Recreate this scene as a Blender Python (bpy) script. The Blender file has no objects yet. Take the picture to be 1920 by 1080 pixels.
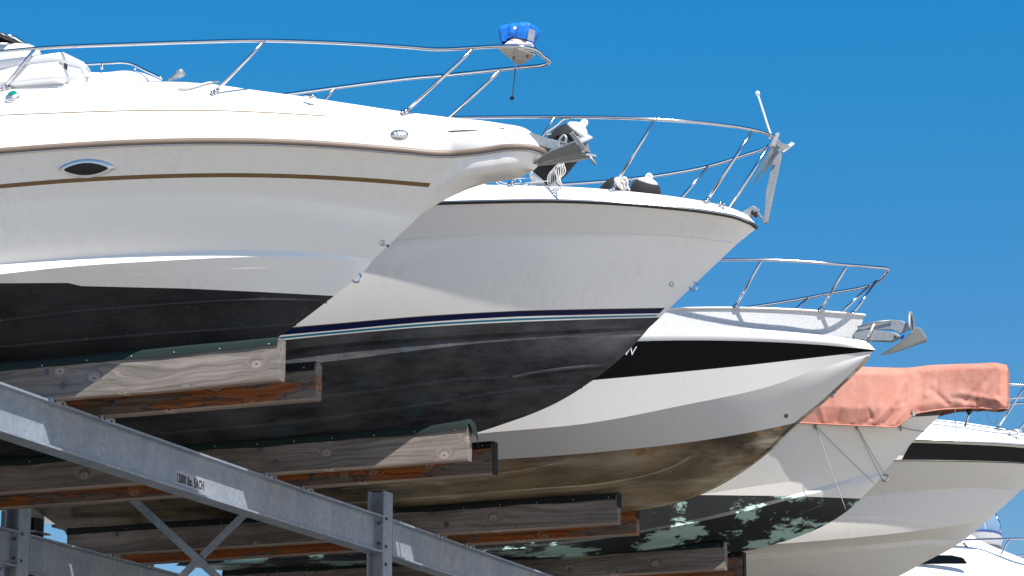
import bpy, bmesh, math, random
import numpy as np
from mathutils import Vector, Matrix, noise
random.seed(7)
sc = bpy.context.scene
COL = sc.collection

# ------------------------------------------------------------------ camera maths (photo pixels, 1920 x 1080)
F = 4931.0
PITCH = math.atan(1225 / F)
TH = math.atan(2040 * math.cos(PITCH) / F)
CAM = np.array([0, 0, 1.6])
RT = np.array([math.cos(TH), math.sin(TH), 0])
HD = np.array([-math.sin(TH), math.cos(TH), 0])
VW = HD * math.cos(PITCH) + np.array([0, 0, math.sin(PITCH)])
UP = np.cross(RT, VW)

def ray(px, py): return RT * (px - 960) - UP * (py - 540) + VW * F
def at(px, py, Y):
    d = ray(px, py); return CAM + d * ((Y - CAM[1]) / d[1])
def atx(px, py, X):
    d = ray(px, py); return CAM + d * ((X - CAM[0]) / d[0])
def pr(p):
    q = np.asarray(p) - CAM; w = q @ VW
    return 960 + F * (q @ RT) / w, 540 - F * (q @ UP) / w

def spline(pts, n=8):
    P = [np.array(p, float) for p in pts]
    if len(P) < 3:
        return [P[0] + (P[1] - P[0]) * i / n for i in range(n + 1)]
    P = [2 * P[0] - P[1]] + P + [2 * P[-1] - P[-2]]
    out = []
    for i in range(1, len(P) - 2):
        a, b, c, d = P[i - 1:i + 3]
        # centripetal-ish catmull rom (tangents limited by neighbouring spans)
        l0, l1, l2 = (np.linalg.norm(b - a) + 1e-9, np.linalg.norm(c - b) + 1e-9, np.linalg.norm(d - c) + 1e-9)
        m1 = l1 * ((b - a) / l0 * l1 + (c - b) / l1 * l0) / (l0 + l1)
        m2 = l1 * ((c - b) / l1 * l2 + (d - c) / l2 * l1) / (l1 + l2)
        for k in range(n):
            t = k / n
            out.append((2*t**3-3*t**2+1)*b + (t**3-2*t**2+t)*m1 + (-2*t**3+3*t**2)*c + (t**3-t**2)*m2)
    out.append(P[-2])
    return out

# ------------------------------------------------------------------ object helpers
def wloc(o):
    v = Vector((0, 0, 0))
    while o is not None:
        v += o.location; o = o.parent
    return v

def thing(name, label, cat, loc, group=None):
    o = bpy.data.objects.new(name, None); COL.objects.link(o)
    o.location = Vector([float(c) for c in loc]); o.empty_display_size = .2
    o['label'] = label; o['category'] = cat
    if group: o['group'] = group
    return o

def tag(o, label, cat, group=None):
    o['label'] = label; o['category'] = cat
    if group: o['group'] = group
    return o

def mk(name, vf, mat, parent=None, smooth=True, label=None, origin=None):
    V, Fc = vf
    me = bpy.data.meshes.new(name)
    off = wloc(parent) if parent else (Vector(origin) if origin is not None else Vector((0, 0, 0)))
    me.from_pydata([tuple(float(c) - o for c, o in zip(v, off)) for v in V], [], [tuple(f) for f in Fc])
    me.materials.append(mat)
    me.validate()
    if smooth:
        me.polygons.foreach_set('use_smooth', [True] * len(me.polygons))
    o = bpy.data.objects.new(name, me); COL.objects.link(o)
    if parent: o.parent = parent
    elif origin is not None: o.location = off
    if label: o['label'] = label
    return o

def join(*vfs):
    V, Fc = [], []
    for v, f in vfs:
        n = len(V); V += list(v); Fc += [tuple(i + n for i in q) for q in f]
    return V, Fc

def tube(pts, r, n=8, closed=False, ry=None):
    P = [np.array(p, float) for p in pts]
    N = len(P); V = []; Fc = []
    tang = []
    for i in range(N):
        a = P[(i - 1) % N] if closed or i else P[i]
        b = P[(i + 1) % N] if closed or i < N - 1 else P[i]
        t = b - a; tang.append(t / (np.linalg.norm(t) + 1e-12))
    ref = np.array([0, 0, 1.0]) if abs(tang[0][2]) < .9 else np.array([0, 1.0, 0])
    u = np.cross(tang[0], ref); u /= np.linalg.norm(u)
    for i in range(N):
        u = u - tang[i] * (u @ tang[i]); u /= np.linalg.norm(u) + 1e-12
        w = np.cross(tang[i], u)
        rr = r[i] if hasattr(r, '__len__') else r
        for k in range(n):
            a = 2 * math.pi * k / n
            V.append(P[i] + u * rr * math.cos(a) + w * (ry or rr) * math.sin(a))
    for i in range(N if closed else N - 1):
        for k in range(n):
            a, b = i * n + k, i * n + (k + 1) % n
            j = ((i + 1) % N) * n
            Fc.append((a, b, j + (k + 1) % n, j + k))
    if not closed:
        Fc.append(tuple(range(n))[::-1]); Fc.append(tuple((N - 1) * n + k for k in range(n)))
    return V, Fc

def bm_vf(bm):
    bm.verts.index_update()
    V = [tuple(v.co) for v in bm.verts]; Fc = [tuple(v.index for v in f.verts) for f in bm.faces]
    bm.free(); return V, Fc

def weld(vf, d=.0006):
    bm = bmesh.new(); vs = [bm.verts.new(tuple(map(float, v))) for v in vf[0]]
    for f in vf[1]:
        try: bm.faces.new([vs[i] for i in f])
        except ValueError: pass
    bmesh.ops.remove_doubles(bm, verts=bm.verts, dist=d)
    return bm_vf(bm)

def bevel_vf(vf, w, seg=2):
    bm = bmesh.new()
    vs = [bm.verts.new(tuple(map(float, v))) for v in vf[0]]
    for f in vf[1]:
        try: bm.faces.new([vs[i] for i in f])
        except ValueError: pass
    bmesh.ops.recalc_face_normals(bm, faces=bm.faces)
    es = [e for e in bm.edges if len(e.link_faces) == 2 and e.calc_face_angle(0) > .5]
    bmesh.ops.bevel(bm, geom=es, offset=w, segments=seg, affect='EDGES', clamp_overlap=True)
    return bm_vf(bm)

BOXF = [(0, 3, 2, 1), (4, 5, 6, 7), (0, 1, 5, 4), (1, 2, 6, 5), (2, 3, 7, 6), (3, 0, 4, 7)]
def box(a, b, bev=0, seg=2):
    V = [(a[0], a[1], a[2]), (b[0], a[1], a[2]), (b[0], b[1], a[2]), (a[0], b[1], a[2]),
         (a[0], a[1], b[2]), (b[0], a[1], b[2]), (b[0], b[1], b[2]), (a[0], b[1], b[2])]
    return bevel_vf((V, BOXF), bev, seg) if bev else (V, list(BOXF))

def bar(p, q, w, h, up=(0, 0, 1), bev=0):
    p = np.array(p, float); q = np.array(q, float); t = q - p; t /= np.linalg.norm(t)
    s = np.cross(t, up); s /= np.linalg.norm(s); u = np.cross(s, t)
    V = []
    for c in (p, q):
        for a, b in ((-1, -1), (1, -1), (1, 1), (-1, 1)):
            V.append(c + s * a * w / 2 + u * b * h / 2)
    vf = (V, [(3, 2, 1, 0), (4, 5, 6, 7), (0, 1, 5, 4), (1, 2, 6, 5), (2, 3, 7, 6), (3, 0, 4, 7)])
    return bevel_vf(vf, bev, 1) if bev else vf

def solid(poly, d):
    """planar polygon of world points given thickness along vector d (both ways)"""
    d = np.array(d, float) / 2; n = len(poly)
    V = [np.array(p) - d for p in poly] + [np.array(p) + d for p in poly]
    Fc = [tuple(range(n))[::-1], tuple(range(n, 2 * n))] + [(i, (i + 1) % n, n + (i + 1) % n, n + i) for i in range(n)]
    return V, Fc

def plate(pxs, Y, t, dy=None):
    """flat plate standing in (or leaning from) the plane y=Y, outline given on the photo"""
    dy = dy or [0] * len(pxs)
    return solid([at(p[0], p[1], Y + e) for p, e in zip(pxs, dy)], (0, t, 0))

def lathe(prof, p, axis, n=24):
    """prof: (distance along axis, radius)"""
    p = np.array(p, float); a = np.array(axis, float); a /= np.linalg.norm(a)
    ref = np.array([0, 0, 1.0]) if abs(a[2]) < .9 else np.array([1.0, 0, 0])
    u = np.cross(a, ref); u /= np.linalg.norm(u); w = np.cross(a, u)
    V = []; Fc = []
    for d, r in prof:
        for k in range(n):
            g = 2 * math.pi * k / n
            V.append(p + a * d + (u * math.cos(g) + w * math.sin(g)) * max(r, 1e-4))
    for i in range(len(prof) - 1):
        for k in range(n):
            Fc.append((i*n+k, i*n+(k+1) % n, (i+1)*n+(k+1) % n, (i+1)*n+k))
    Fc.append(tuple(range(n))[::-1]); Fc.append(tuple((len(prof)-1)*n+k for k in range(n)))
    return V, Fc

# ------------------------------------------------------------------ materials
class NT:
    def __init__(s, name):
        s.m = bpy.data.materials.new(name); s.m.use_nodes = True
        s.t = s.m.node_tree; s.n = s.t.nodes; s.b = s.n['Principled BSDF']
        s.co = s.n.new('ShaderNodeTexCoord')
    def link(s, a, b): s.t.links.new(a, b)
    def map(s, scale=(1, 1, 1), loc=(0, 0, 0)):
        m = s.n.new('ShaderNodeMapping'); m.inputs['Scale'].default_value = scale; m.inputs['Location'].default_value = loc
        s.link(s.co.outputs['Object'], m.inputs['Vector']); return m.outputs[0]
    def noise(s, scale, vec=None, detail=4, rough=.55, dist=0):
        n = s.n.new('ShaderNodeTexNoise'); n.inputs['Scale'].default_value = scale
        n.inputs['Detail'].default_value = detail; n.inputs['Roughness'].default_value = rough; n.inputs['Distortion'].default_value = dist
        s.link(vec if vec is not None else s.co.outputs['Object'], n.inputs['Vector']); return n.outputs['Fac']
    def vor(s, scale, vec=None, feature='F1'):
        n = s.n.new('ShaderNodeTexVoronoi'); n.feature = feature; n.inputs['Scale'].default_value = scale
        s.link(vec if vec is not None else s.co.outputs['Object'], n.inputs['Vector']); return n
    def ramp(s, fac, stops):
        r = s.n.new('ShaderNodeValToRGB'); e = r.color_ramp.elements
        while len(e) < len(stops): e.new(.5)
        for i, (p, c) in enumerate(stops):
            e[i].position = p; e[i].color = (c if len(c) == 4 else (*c, 1)) if hasattr(c, '__len__') else (c, c, c, 1)
        s.link(fac, r.inputs[0]); return r.outputs[0]
    def mix(s, fac, a, b, mode='MIX'):
        m = s.n.new('ShaderNodeMix'); m.data_type = 'RGBA'; m.blend_type = mode
        for v, i in ((fac, m.inputs[0]), (a, m.inputs[6]), (b, m.inputs[7])):
            if hasattr(v, 'is_linked'): s.link(v, i)
            elif hasattr(v, '__len__'): i.default_value = (*v[:3], 1)
            else: i.default_value = v
        return m.outputs[2]
    def math(s, op, a, b=0):
        m = s.n.new('ShaderNodeMath'); m.operation = op
        for v, i in ((a, m.inputs[0]), (b, m.inputs[1])):
            if hasattr(v, 'is_linked'): s.link(v, i)
            else: i.default_value = v
        return m.outputs[0]
    def base(s, c):
        if hasattr(c, 'is_linked'): s.link(c, s.b.inputs['Base Color'])
        else: s.b.inputs['Base Color'].default_value = (*c, 1)
    def set(s, **k):
        for a, v in k.items():
            i = s.b.inputs[a.replace('_', ' ')]
            if hasattr(v, 'is_linked'): s.link(v, i)
            else: i.default_value = v
    def bump(s, h, strength=.2, dist=.01):
        b = s.n.new('ShaderNodeBump'); b.inputs['Strength'].default_value = strength; b.inputs['Distance'].default_value = dist
        s.link(h, b.inputs['Height']); s.link(b.outputs[0], s.b.inputs['Normal'])

def gel(name, c, rough=.2, dirt=.08, dcol=(.45, .40, .32), coat=.25, spec=.5):
    t = NT(name)
    t.set(Specular_IOR_Level=spec)
    big = t.noise(1.3, t.map((.5, 1, 1.2)), 5, .6)
    streak = t.noise(7, t.map((3.0, 3.0, .25)), 4, .65)
    fine = t.noise(60, None, 2)
    f = t.math('MULTIPLY', t.ramp(big, [(.42, 0), (.75, 1)]), t.ramp(streak, [(.45, 0), (.7, 1)]))
    col = t.mix(t.math('MULTIPLY', f, dirt * 3), c, dcol)
    spk = t.ramp(t.noise(38, None, 3, .7), [(.73, 0), (.76, 1)])
    col = t.mix(t.math('MULTIPLY', spk, dirt * .5), col, (.3, .26, .2))
    t.base(col)
    t.set(Roughness=t.ramp(t.math('ADD', t.math('MULTIPLY', big, .7), t.math('MULTIPLY', fine, .3)), [(.3, rough * .7), (.7, rough * 1.6)]),
          Coat_Weight=coat, Coat_Roughness=.08)
    t.bump(t.noise(1.6, None, 2), .07, .02)
    return t.m

def plain(name, c, rough=.5, metal=0, var=.25, sc_=14, bump=0, coat=0):
    t = NT(name)
    n = t.noise(sc_, None, 5, .6)
    t.base(t.mix(n, tuple(x * (1 - var) for x in c), tuple(min(1, x * (1 + var)) for x in c)))
    t.set(Roughness=t.ramp(n, [(.25, max(.03, rough * .8)), (.75, min(1, rough * 1.2))]), Metallic=metal, Coat_Weight=coat)
    if bump: t.bump(t.noise(sc_ * 4, None, 4), bump, .004)
    return t.m

def bottom(name, dark, scuff, speck, teal, tealc, rough=.55, thr=.62):
    """antifouling: dark base, dry scuffs, pale specks, worn-through patches"""
    t = NT(name)
    s1 = t.noise(3.0, t.map((.6, 1, 1.6)), 8, .68)
    col = t.mix(t.ramp(s1, [(.38, 0), (.72, 1)]), dark, scuff)
    st = t.noise(9, t.map((.35, 1, 3.5)), 6, .6)
    col = t.mix(t.math('MULTIPLY', t.ramp(st, [(.5, 0), (.72, 1)]), .5), col, scuff)
    vst = t.noise(22, t.map((2.2, 2.2, .16)), 4, .6)
    col = t.mix(t.math('MULTIPLY', t.ramp(vst, [(.62, 0), (.76, 1)]), .45), col, speck)
    p = t.noise(2.1, t.map((1, 1, 1.5), (3, 1, 7)), 10, .72)
    col = t.mix(t.ramp(p, [(thr, 0), (thr + .10, 1)]), col, tealc) if teal else col
    v = t.noise(75, None, 2, .6)
    col = t.mix(t.math('MULTIPLY', t.ramp(v, [(.72, 0), (.75, 1)]), .6), col, speck)
    t.base(col); t.set(Roughness=t.ramp(s1, [(.3, rough * .8), (.7, min(1, rough * 1.25))]), Specular_IOR_Level=.35)
    t.bump(t.noise(50, None, 4), .12, .004)
    return t.m

M = {}
M['gel_white'] = gel('white_gelcoat', (.80, .79, .775), .18, .05)
M['gel_grey'] = gel('offwhite_gelcoat', (.825, .80, .755), .17, .10)
M['gel_warm'] = gel('ivory_gelcoat', (.80, .77, .71), .2, .08)
M['gel_silver'] = gel('silver_gelcoat', (.585, .575, .56), .2, .06)
M['gel_bounce'] = gel('bounce_warmed_gelcoat', (.80, .765, .69), .2, .08)  # fifth boat's lower hull: warm light off the ground painted into the colour
M['deck_white'] = gel('white_deck_gelcoat', (.82, .815, .80), .3, .04, coat=.15)
M['speckle'] = None
t = NT('speckled_nonskid')
t.base(t.mix(t.ramp(t.noise(120, None, 3, .7), [(.52, 0), (.68, 1)]), (.66, .66, .655), (.36, .36, .37))); t.set(Roughness=.55)
M['speckle'] = t.m
M['black_gel'] = gel('black_gelcoat', (.004, .004, .005), .15, .02, (.02, .02, .02), 0, .05)
M['navy'] = gel('navy_stripe', (.006, .009, .045), .25, .02, (.03, .03, .06), 0, .15)
M['teal'] = plain('teal_stripe', (.01, .16, .24), .3, 0, .1)
M['tan'] = plain('bronze_stripe', (.20, .125, .055), .35, .1, .15)
M['rub_tan'] = plain('taupe_rub_rail', (.20, .15, .115), .45, 0, .15, 5)
M['rub_black'] = plain('black_rub_rail', (.02, .02, .022), .3, .0, .2, 6)
M['white_vinyl'] = plain('white_vinyl', (.80, .80, .80), .35, 0, .02, 4)
M['b1'] = bottom('black_antifouling', (.011, .011, .012), (.030, .031, .032), (.16, .17, .17), True, (.035, .06, .068), .55, .70)
M['b2'] = bottom('charcoal_antifouling', (.018, .018, .021), (.082, .081, .086), (.15, .16, .17), True, (.032, .070, .088), .5, .57)
t = NT('bronze_antifouling')
a = t.noise(1.5, t.map((.5, 1, 1.4)), 5, .55); b = t.noise(3, t.map((.25, 1, 3), (4, 2, 2)), 5, .6)
col = t.mix(t.ramp(a, [(.40, 0), (.60, 1)]), (.085, .066, .043), (.38, .295, .18))
col = t.mix(t.math('MULTIPLY', t.ramp(b, [(.5, 0), (.72, 1)]), .8), col, (.60, .53, .40))
rn = t.noise(3.3, t.map((.8, 1, 1.5), (9, 0, 3)), 9, .7)
col = t.mix(t.math('MULTIPLY', t.ramp(rn, [(.56, 0), (.66, 1)]), .85), col, (.36, .17, .05))
col = t.mix(t.ramp(t.noise(30, t.map((.1, 1, 4)), 4), [(.66, 0), (.75, .5)]), col, (.03, .025, .02))
t.base(col); t.set(Roughness=t.ramp(b, [(.3, .18), (.7, .38)]), Metallic=.5, Coat_Weight=.4, Coat_Roughness=.15); t.bump(t.noise(3, None, 3), .06, .01)
M['b3'] = t.m
t = NT('peeling_black_antifouling')
big = t.noise(2.1, t.map((.9, 1, 1.4), (3.7, 0, 2.2)), 3, .5); fine = t.noise(7, t.map((.75, 1, 1.5)), 12, .8, .4)
pk = t.ramp(t.math('ADD', t.math('MULTIPLY', big, .75), t.math('MULTIPLY', fine, .6)), [(.70, 0), (.715, 1)])
mint = t.mix(t.noise(4, None, 6, .7), (.22, .42, .36), (.52, .66, .59))
dk = t.mix(t.noise(6, None, 6), (.008, .008, .009), (.02, .024, .026))
col = t.mix(pk, dk, mint); t.base(col); t.set(Roughness=.55); t.bump(pk, .3, .002)
M['b4'] = t.m

def wood(name, grey, dark, stain=0.0, off=0.0):
    """weathered softwood: grain lines that bend round knots, checks, nail streaks, optional resin / rust stain"""
    t = NT(name)
    sep = t.n.new('ShaderNodeSeparateXYZ'); t.link(t.co.outputs['Object'], sep.inputs[0])
    kv = t.n.new('ShaderNodeCombineXYZ')
    t.link(t.math('ADD', t.math('MULTIPLY', sep.outputs[0], 4.0), off * 1.37), kv.inputs[0]); t.link(t.math('ADD', t.math('MULTIPLY', sep.outputs[2], 6.0), off * .71), kv.inputs[1])
    kn = t.vor(1.0, kv.outputs[0]); kn.voronoi_dimensions = '2D'
    kd = kn.outputs['Distance']
    pick = t.n.new('ShaderNodeSeparateColor'); t.link(kn.outputs['Color'], pick.inputs[0])
    has = t.math('GREATER_THAN', pick.outputs[0], .74)
    near = t.math('MULTIPLY', t.ramp(kd, [(.0, 1), (.42, 0)]), has)
    warp = t.noise(1.4, t.map((.6, .4, 2.5), (off, off, off)), 3, .5)
    # grain coordinate: height plus slow warp plus a swirl close to a knot
    gz = t.math('ADD', t.math('MULTIPLY', sep.outputs[2], 34.0), t.math('ADD', t.math('MULTIPLY', warp, 9.0), t.math('MULTIPLY', near, 4.5)))
    cb = t.n.new('ShaderNodeCombineXYZ'); t.link(t.math('MULTIPLY', sep.outputs[0], .55), cb.inputs[0]); t.link(t.math('MULTIPLY', sep.outputs[1], 30.0), cb.inputs[1]); t.link(gz, cb.inputs[2])
    g1 = t.noise(1.0, cb.outputs[0], 3, .55); g2 = t.noise(3.1, cb.outputs[0], 4, .65)
    g = t.math('ADD', t.math('MULTIPLY', g1, .6), t.math('MULTIPLY', g2, .4))
    blot = t.noise(1.1, t.map((1, 1, 2.4), (off, 2, off)), 6, .62)
    col = t.mix(t.ramp(g, [(.34, 0), (.60, 1)]), tuple(d * .85 + gr * .15 for d, gr in zip(dark, grey)), grey)
    col = t.mix(t.ramp(blot, [(.40, .0), (.72, .75)]), col, dark)
    if stain:
        sn = t.noise(1.6, t.map((.62, .2, 4.2), (off * 2, 1, off)), 6, .6, .5)
        endf = t.ramp(t.math('MULTIPLY', t.math('SUBTRACT', sep.outputs[0], 2.0), 1.25), [(0, 0), (1, 1)])
        lowf = t.ramp(t.math('MULTIPLY', sep.outputs[2], 3.6), [(.08, 1), (.42, 0)])
        sn = t.math('SUBTRACT', t.math('ADD', sn, .115), t.math('ADD', t.math('MULTIPLY', endf, .13), t.math('MULTIPLY', lowf, .09)))
        lo = .575 - .12 * stain
        sm = t.ramp(sn, [(lo, 0), (lo + .07, 1)])
        col = t.mix(sm, col, t.mix(t.ramp(g, [(.36, 0), (.62, 1)]), (.11, .028, .011), (.44, .145, .045)))
        edge = t.ramp(sn, [(lo - .012, 0), (lo + .004, .7), (lo + .03, 0)])
        col = t.mix(edge, col, (.05, .02, .012))
    col = t.mix(t.math('MULTIPLY', t.math('MULTIPLY', t.ramp(kd, [(.08, 1), (.20, 0)]), has), .75), col, tuple(min(1, x * 1.45) for x in grey))
    col = t.mix(t.math('MULTIPLY', t.ramp(kd, [(.03, 1), (.075, 0)]), has), col, (.16, .085, .05))
    crack = t.noise(1.0, t.map((.35, 5, 13), (off, 3, off)), 4, .55, .2)
    ck = t.ramp(crack, [(.488, 0), (.498, 1), (.508, 0)])
    ckm = t.math('MULTIPLY', ck, t.ramp(t.noise(1.1, None, 2), [(.5, 0), (.6, .7)]))
    col = t.mix(ckm, col, tuple(x * .3 for x in dark))
    drip = t.ramp(t.noise(5, t.map((4.5, 1, .5), (off, 0, 0)), 5, .7), [(.70, 0), (.74, 1)])
    col = t.mix(t.math('MULTIPLY', drip, .45), col, (.50, .48, .45))
    t.base(col); t.set(Roughness=.8, Specular_IOR_Level=.15)
    t.bump(t.math('SUBTRACT', g, t.math('MULTIPLY', ckm, .6)), .35, .004)
    return t.m

M['under'] = wood('bounce_toned_timber', (.46, .36, .285), (.25, .185, .145), 0, 2.2)  # raw wood of the bunk bottoms, made paler to paint in ground bounce
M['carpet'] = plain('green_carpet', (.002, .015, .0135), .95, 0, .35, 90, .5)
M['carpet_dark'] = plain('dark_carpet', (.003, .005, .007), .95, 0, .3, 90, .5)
t = NT('galvanised_steel')
v = t.vor(26); v2 = t.noise(2.2, t.map((1, 1, .35)), 7, .65); v3 = t.noise(11, t.map((1, 1, .12)), 5, .65)
col = t.mix(t.ramp(v.outputs['Color'], [(.2, 0), (.8, 1)]), (.30, .345, .395), (.38, .42, .465))
col = t.mix(t.ramp(v2, [(.35, 0), (.7, .55)]), col, (.17, .225, .30))
col = t.mix(t.math('MULTIPLY', t.ramp(v3, [(.58, 0), (.74, 1)]), .4), col, (.60, .61, .62))
col = t.mix(t.math('MULTIPLY', t.ramp(t.noise(4, t.map((1, 1, .5)), 9, .75), [(.60, 0), (.74, 1)]), .5), col, (.17, .115, .075))
t.base(col); t.set(Metallic=.25, Roughness=t.ramp(v2, [(.3, .42), (.7, .6)])); t.bump(t.noise(30, None, 3), .06, .003)
M['galv'] = t.m
M['galv_anchor'] = plain('galvanised_anchor', (.34, .36, .37), .5, .5, .18, 25, .15)
M['steel_dark'] = plain('dark_steel', (.10, .105, .12), .5, .4, .3, 8, .1)
M['stainless'] = plain('stainless_tube', (.60, .60, .61), .11, 1, .03, 3)
M['chrome'] = plain('polished_chrome', (.66, .66, .66), .30, .85, .04, 4)
M['rust_plate'] = plain('stained_steel_plate', (.40, .355, .30), .45, .3, .16, 7)
M['blue_cloth'] = plain('blue_cover_cloth', (.002, .17, .66), .6, 0, .25, 25, .2)
M['black_rubber'] = plain('black_rubber', (.014, .014, .015), .5, 0, .3, 30, .1)
M['black_cloth'] = plain('black_fender_cloth', (.016, .016, .017), .85, 0, .35, 60, .4)
M['rope'] = plain('white_rope', (.62, .60, .56), .85, 0, .15, 120, .5)
M['cord_dark'] = plain('grey_cord', (.14, .14, .15), .7, 0, .2, 60)
M['cord_pale'] = plain('pale_cord', (.42, .40, .37), .7, 0, .2, 60)
M['stencil'] = plain('black_stencil_paint', (.012, .013, .016), .6, 0, .2, 40)
M['label_grey'] = plain('pale_stencil_ground', (.40, .42, .445), .6, .2, .15, 18)
M['letter_white'] = plain('white_lettering', (.78, .78, .78), .4, 0, .04, 30)
t = NT('smoked_glass'); t.base((.004, .004, .006)); t.set(Roughness=.05, Specular_IOR_Level=.18); M['glass'] = t.m
t = NT('mesh_screen'); t.base(t.mix(t.noise(200, None, 1), (.004, .004, .004), (.02, .02, .02))); t.set(Roughness=.7); M['screen'] = t.m
t = NT('clear_vinyl'); t.base((.80, .86, .92)); t.set(Roughness=.04, Transmission_Weight=.92, IOR=1.03, Specular_IOR_Level=.4); M['vinyl'] = t.m
t = NT('lens_green'); t.base(t.mix(t.ramp(t.noise(30, None, 1), [(.4, 0), (.6, 1)]), (.01, .05, .22), (.0, .25, .18))); t.set(Roughness=.05, Coat_Weight=.6); M['lens'] = t.m
t = NT('salmon_canvas')
n1 = t.noise(2.6, t.map((1, 1, 1.5)), 6, .6); n2 = t.noise(140, None, 2)
col = t.mix(t.ramp(n1, [(.35, 0), (.7, 1)]), (.56, .235, .172), (.62, .315, .245))
col = t.mix(t.math('MULTIPLY', n2, .12), col, (.30, .10, .07))
col = t.mix(t.math('MULTIPLY', t.ramp(t.noise(5, t.map((1, 1, .35), (4, 4, 4)), 5, .6), [(.6, 0), (.75, 1)]), .35), col, (.62, .33, .26))
t.base(col); t.set(Roughness=.9, Specular_IOR_Level=.2); t.bump(n2, .12, .002)
M['canvas'] = t.m
WOODS = [wood('weathered_timber_%s' % w, (.275, .24, .212), (.075, .064, .056), 0, i * 3.7) for i, w in enumerate(('ash', 'dust', 'slate', 'driftwood'))]
RUSTW = [wood('stained_timber_%s' % w, (.23, .188, .155), (.08, .062, .05), s, i * 5.3 + 1.1) for i, (w, s) in enumerate((('ochre', .95), ('umber', .7), ('rust', .95), ('brown', .8)))]

# ------------------------------------------------------------------ hulls
class Line:
    """one longitudinal line of the starboard side: traced height, plan shape given by half breadth"""
    def __init__(s, Yc, pts, B, p, Lp, end, hbe=0.0, blunt=0.0, add=None):
        s.Yc = Yc; s.B = B; s.p = p; s.Lp = Lp; s.hbe = hbe; s.blunt = blunt; s.add = add
        e = at(end[0], end[1], Yc - hbe); s.xe = e[0]
        X = [(e[0], e[2])]
        for q in spline(pts, 8):
            x = at(q[0], q[1], Yc - hbe)[0]
            for _ in range(80):
                x = .5 * x + .5 * at(q[0], q[1], Yc - s.hb(x))[0]
            w = at(q[0], q[1], Yc - s.hb(x))
            if w[0] < s.xe - .004: X.append((w[0], w[2]))
        X.sort(); s.x = np.array([a for a, b in X]); s.zz = np.array([b for a, b in X])
        k = min(6, len(X) - 1)
        s.m = (s.zz[k] - s.zz[0]) / (s.x[k] - s.x[0])
    def hb(s, x):
        d = max(0.0, s.xe - x); u = min(1.0, d / s.Lp)
        h = s.hbe + (s.B - s.hbe) * (1 - (1 - u) ** s.p)
        if s.blunt: h += s.blunt * (math.sqrt(max(0, 1 - (1 - min(1, d / .22)) ** 2)))
        return h
    def z(s, x):
        if x < s.x[0]:
            L = 1.6; return s.zz[0] + s.m * L * (math.exp((x - s.x[0]) / L) - 1) * .6
        return float(np.interp(x, s.x, s.zz))

class Keel:
    """profile on the centre plane"""
    def __init__(s, Yc, pts, xe, zaft=None):
        w = [at(q[0], q[1], Yc) for q in spline(pts, 8)]
        w = sorted((a[0], a[2]) for a in w)
        s.x = np.array([a for a, b in w]); s.zz = np.array([b for a, b in w]); s.xe = xe; s.zaft = zaft
    def hb(s, x): return 0.0
    def z(s, x):
        return float(np.interp(x, s.x, s.zz))

NS = 84
def gs(s): return 1 - (1 - s) ** 1.55

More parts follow.
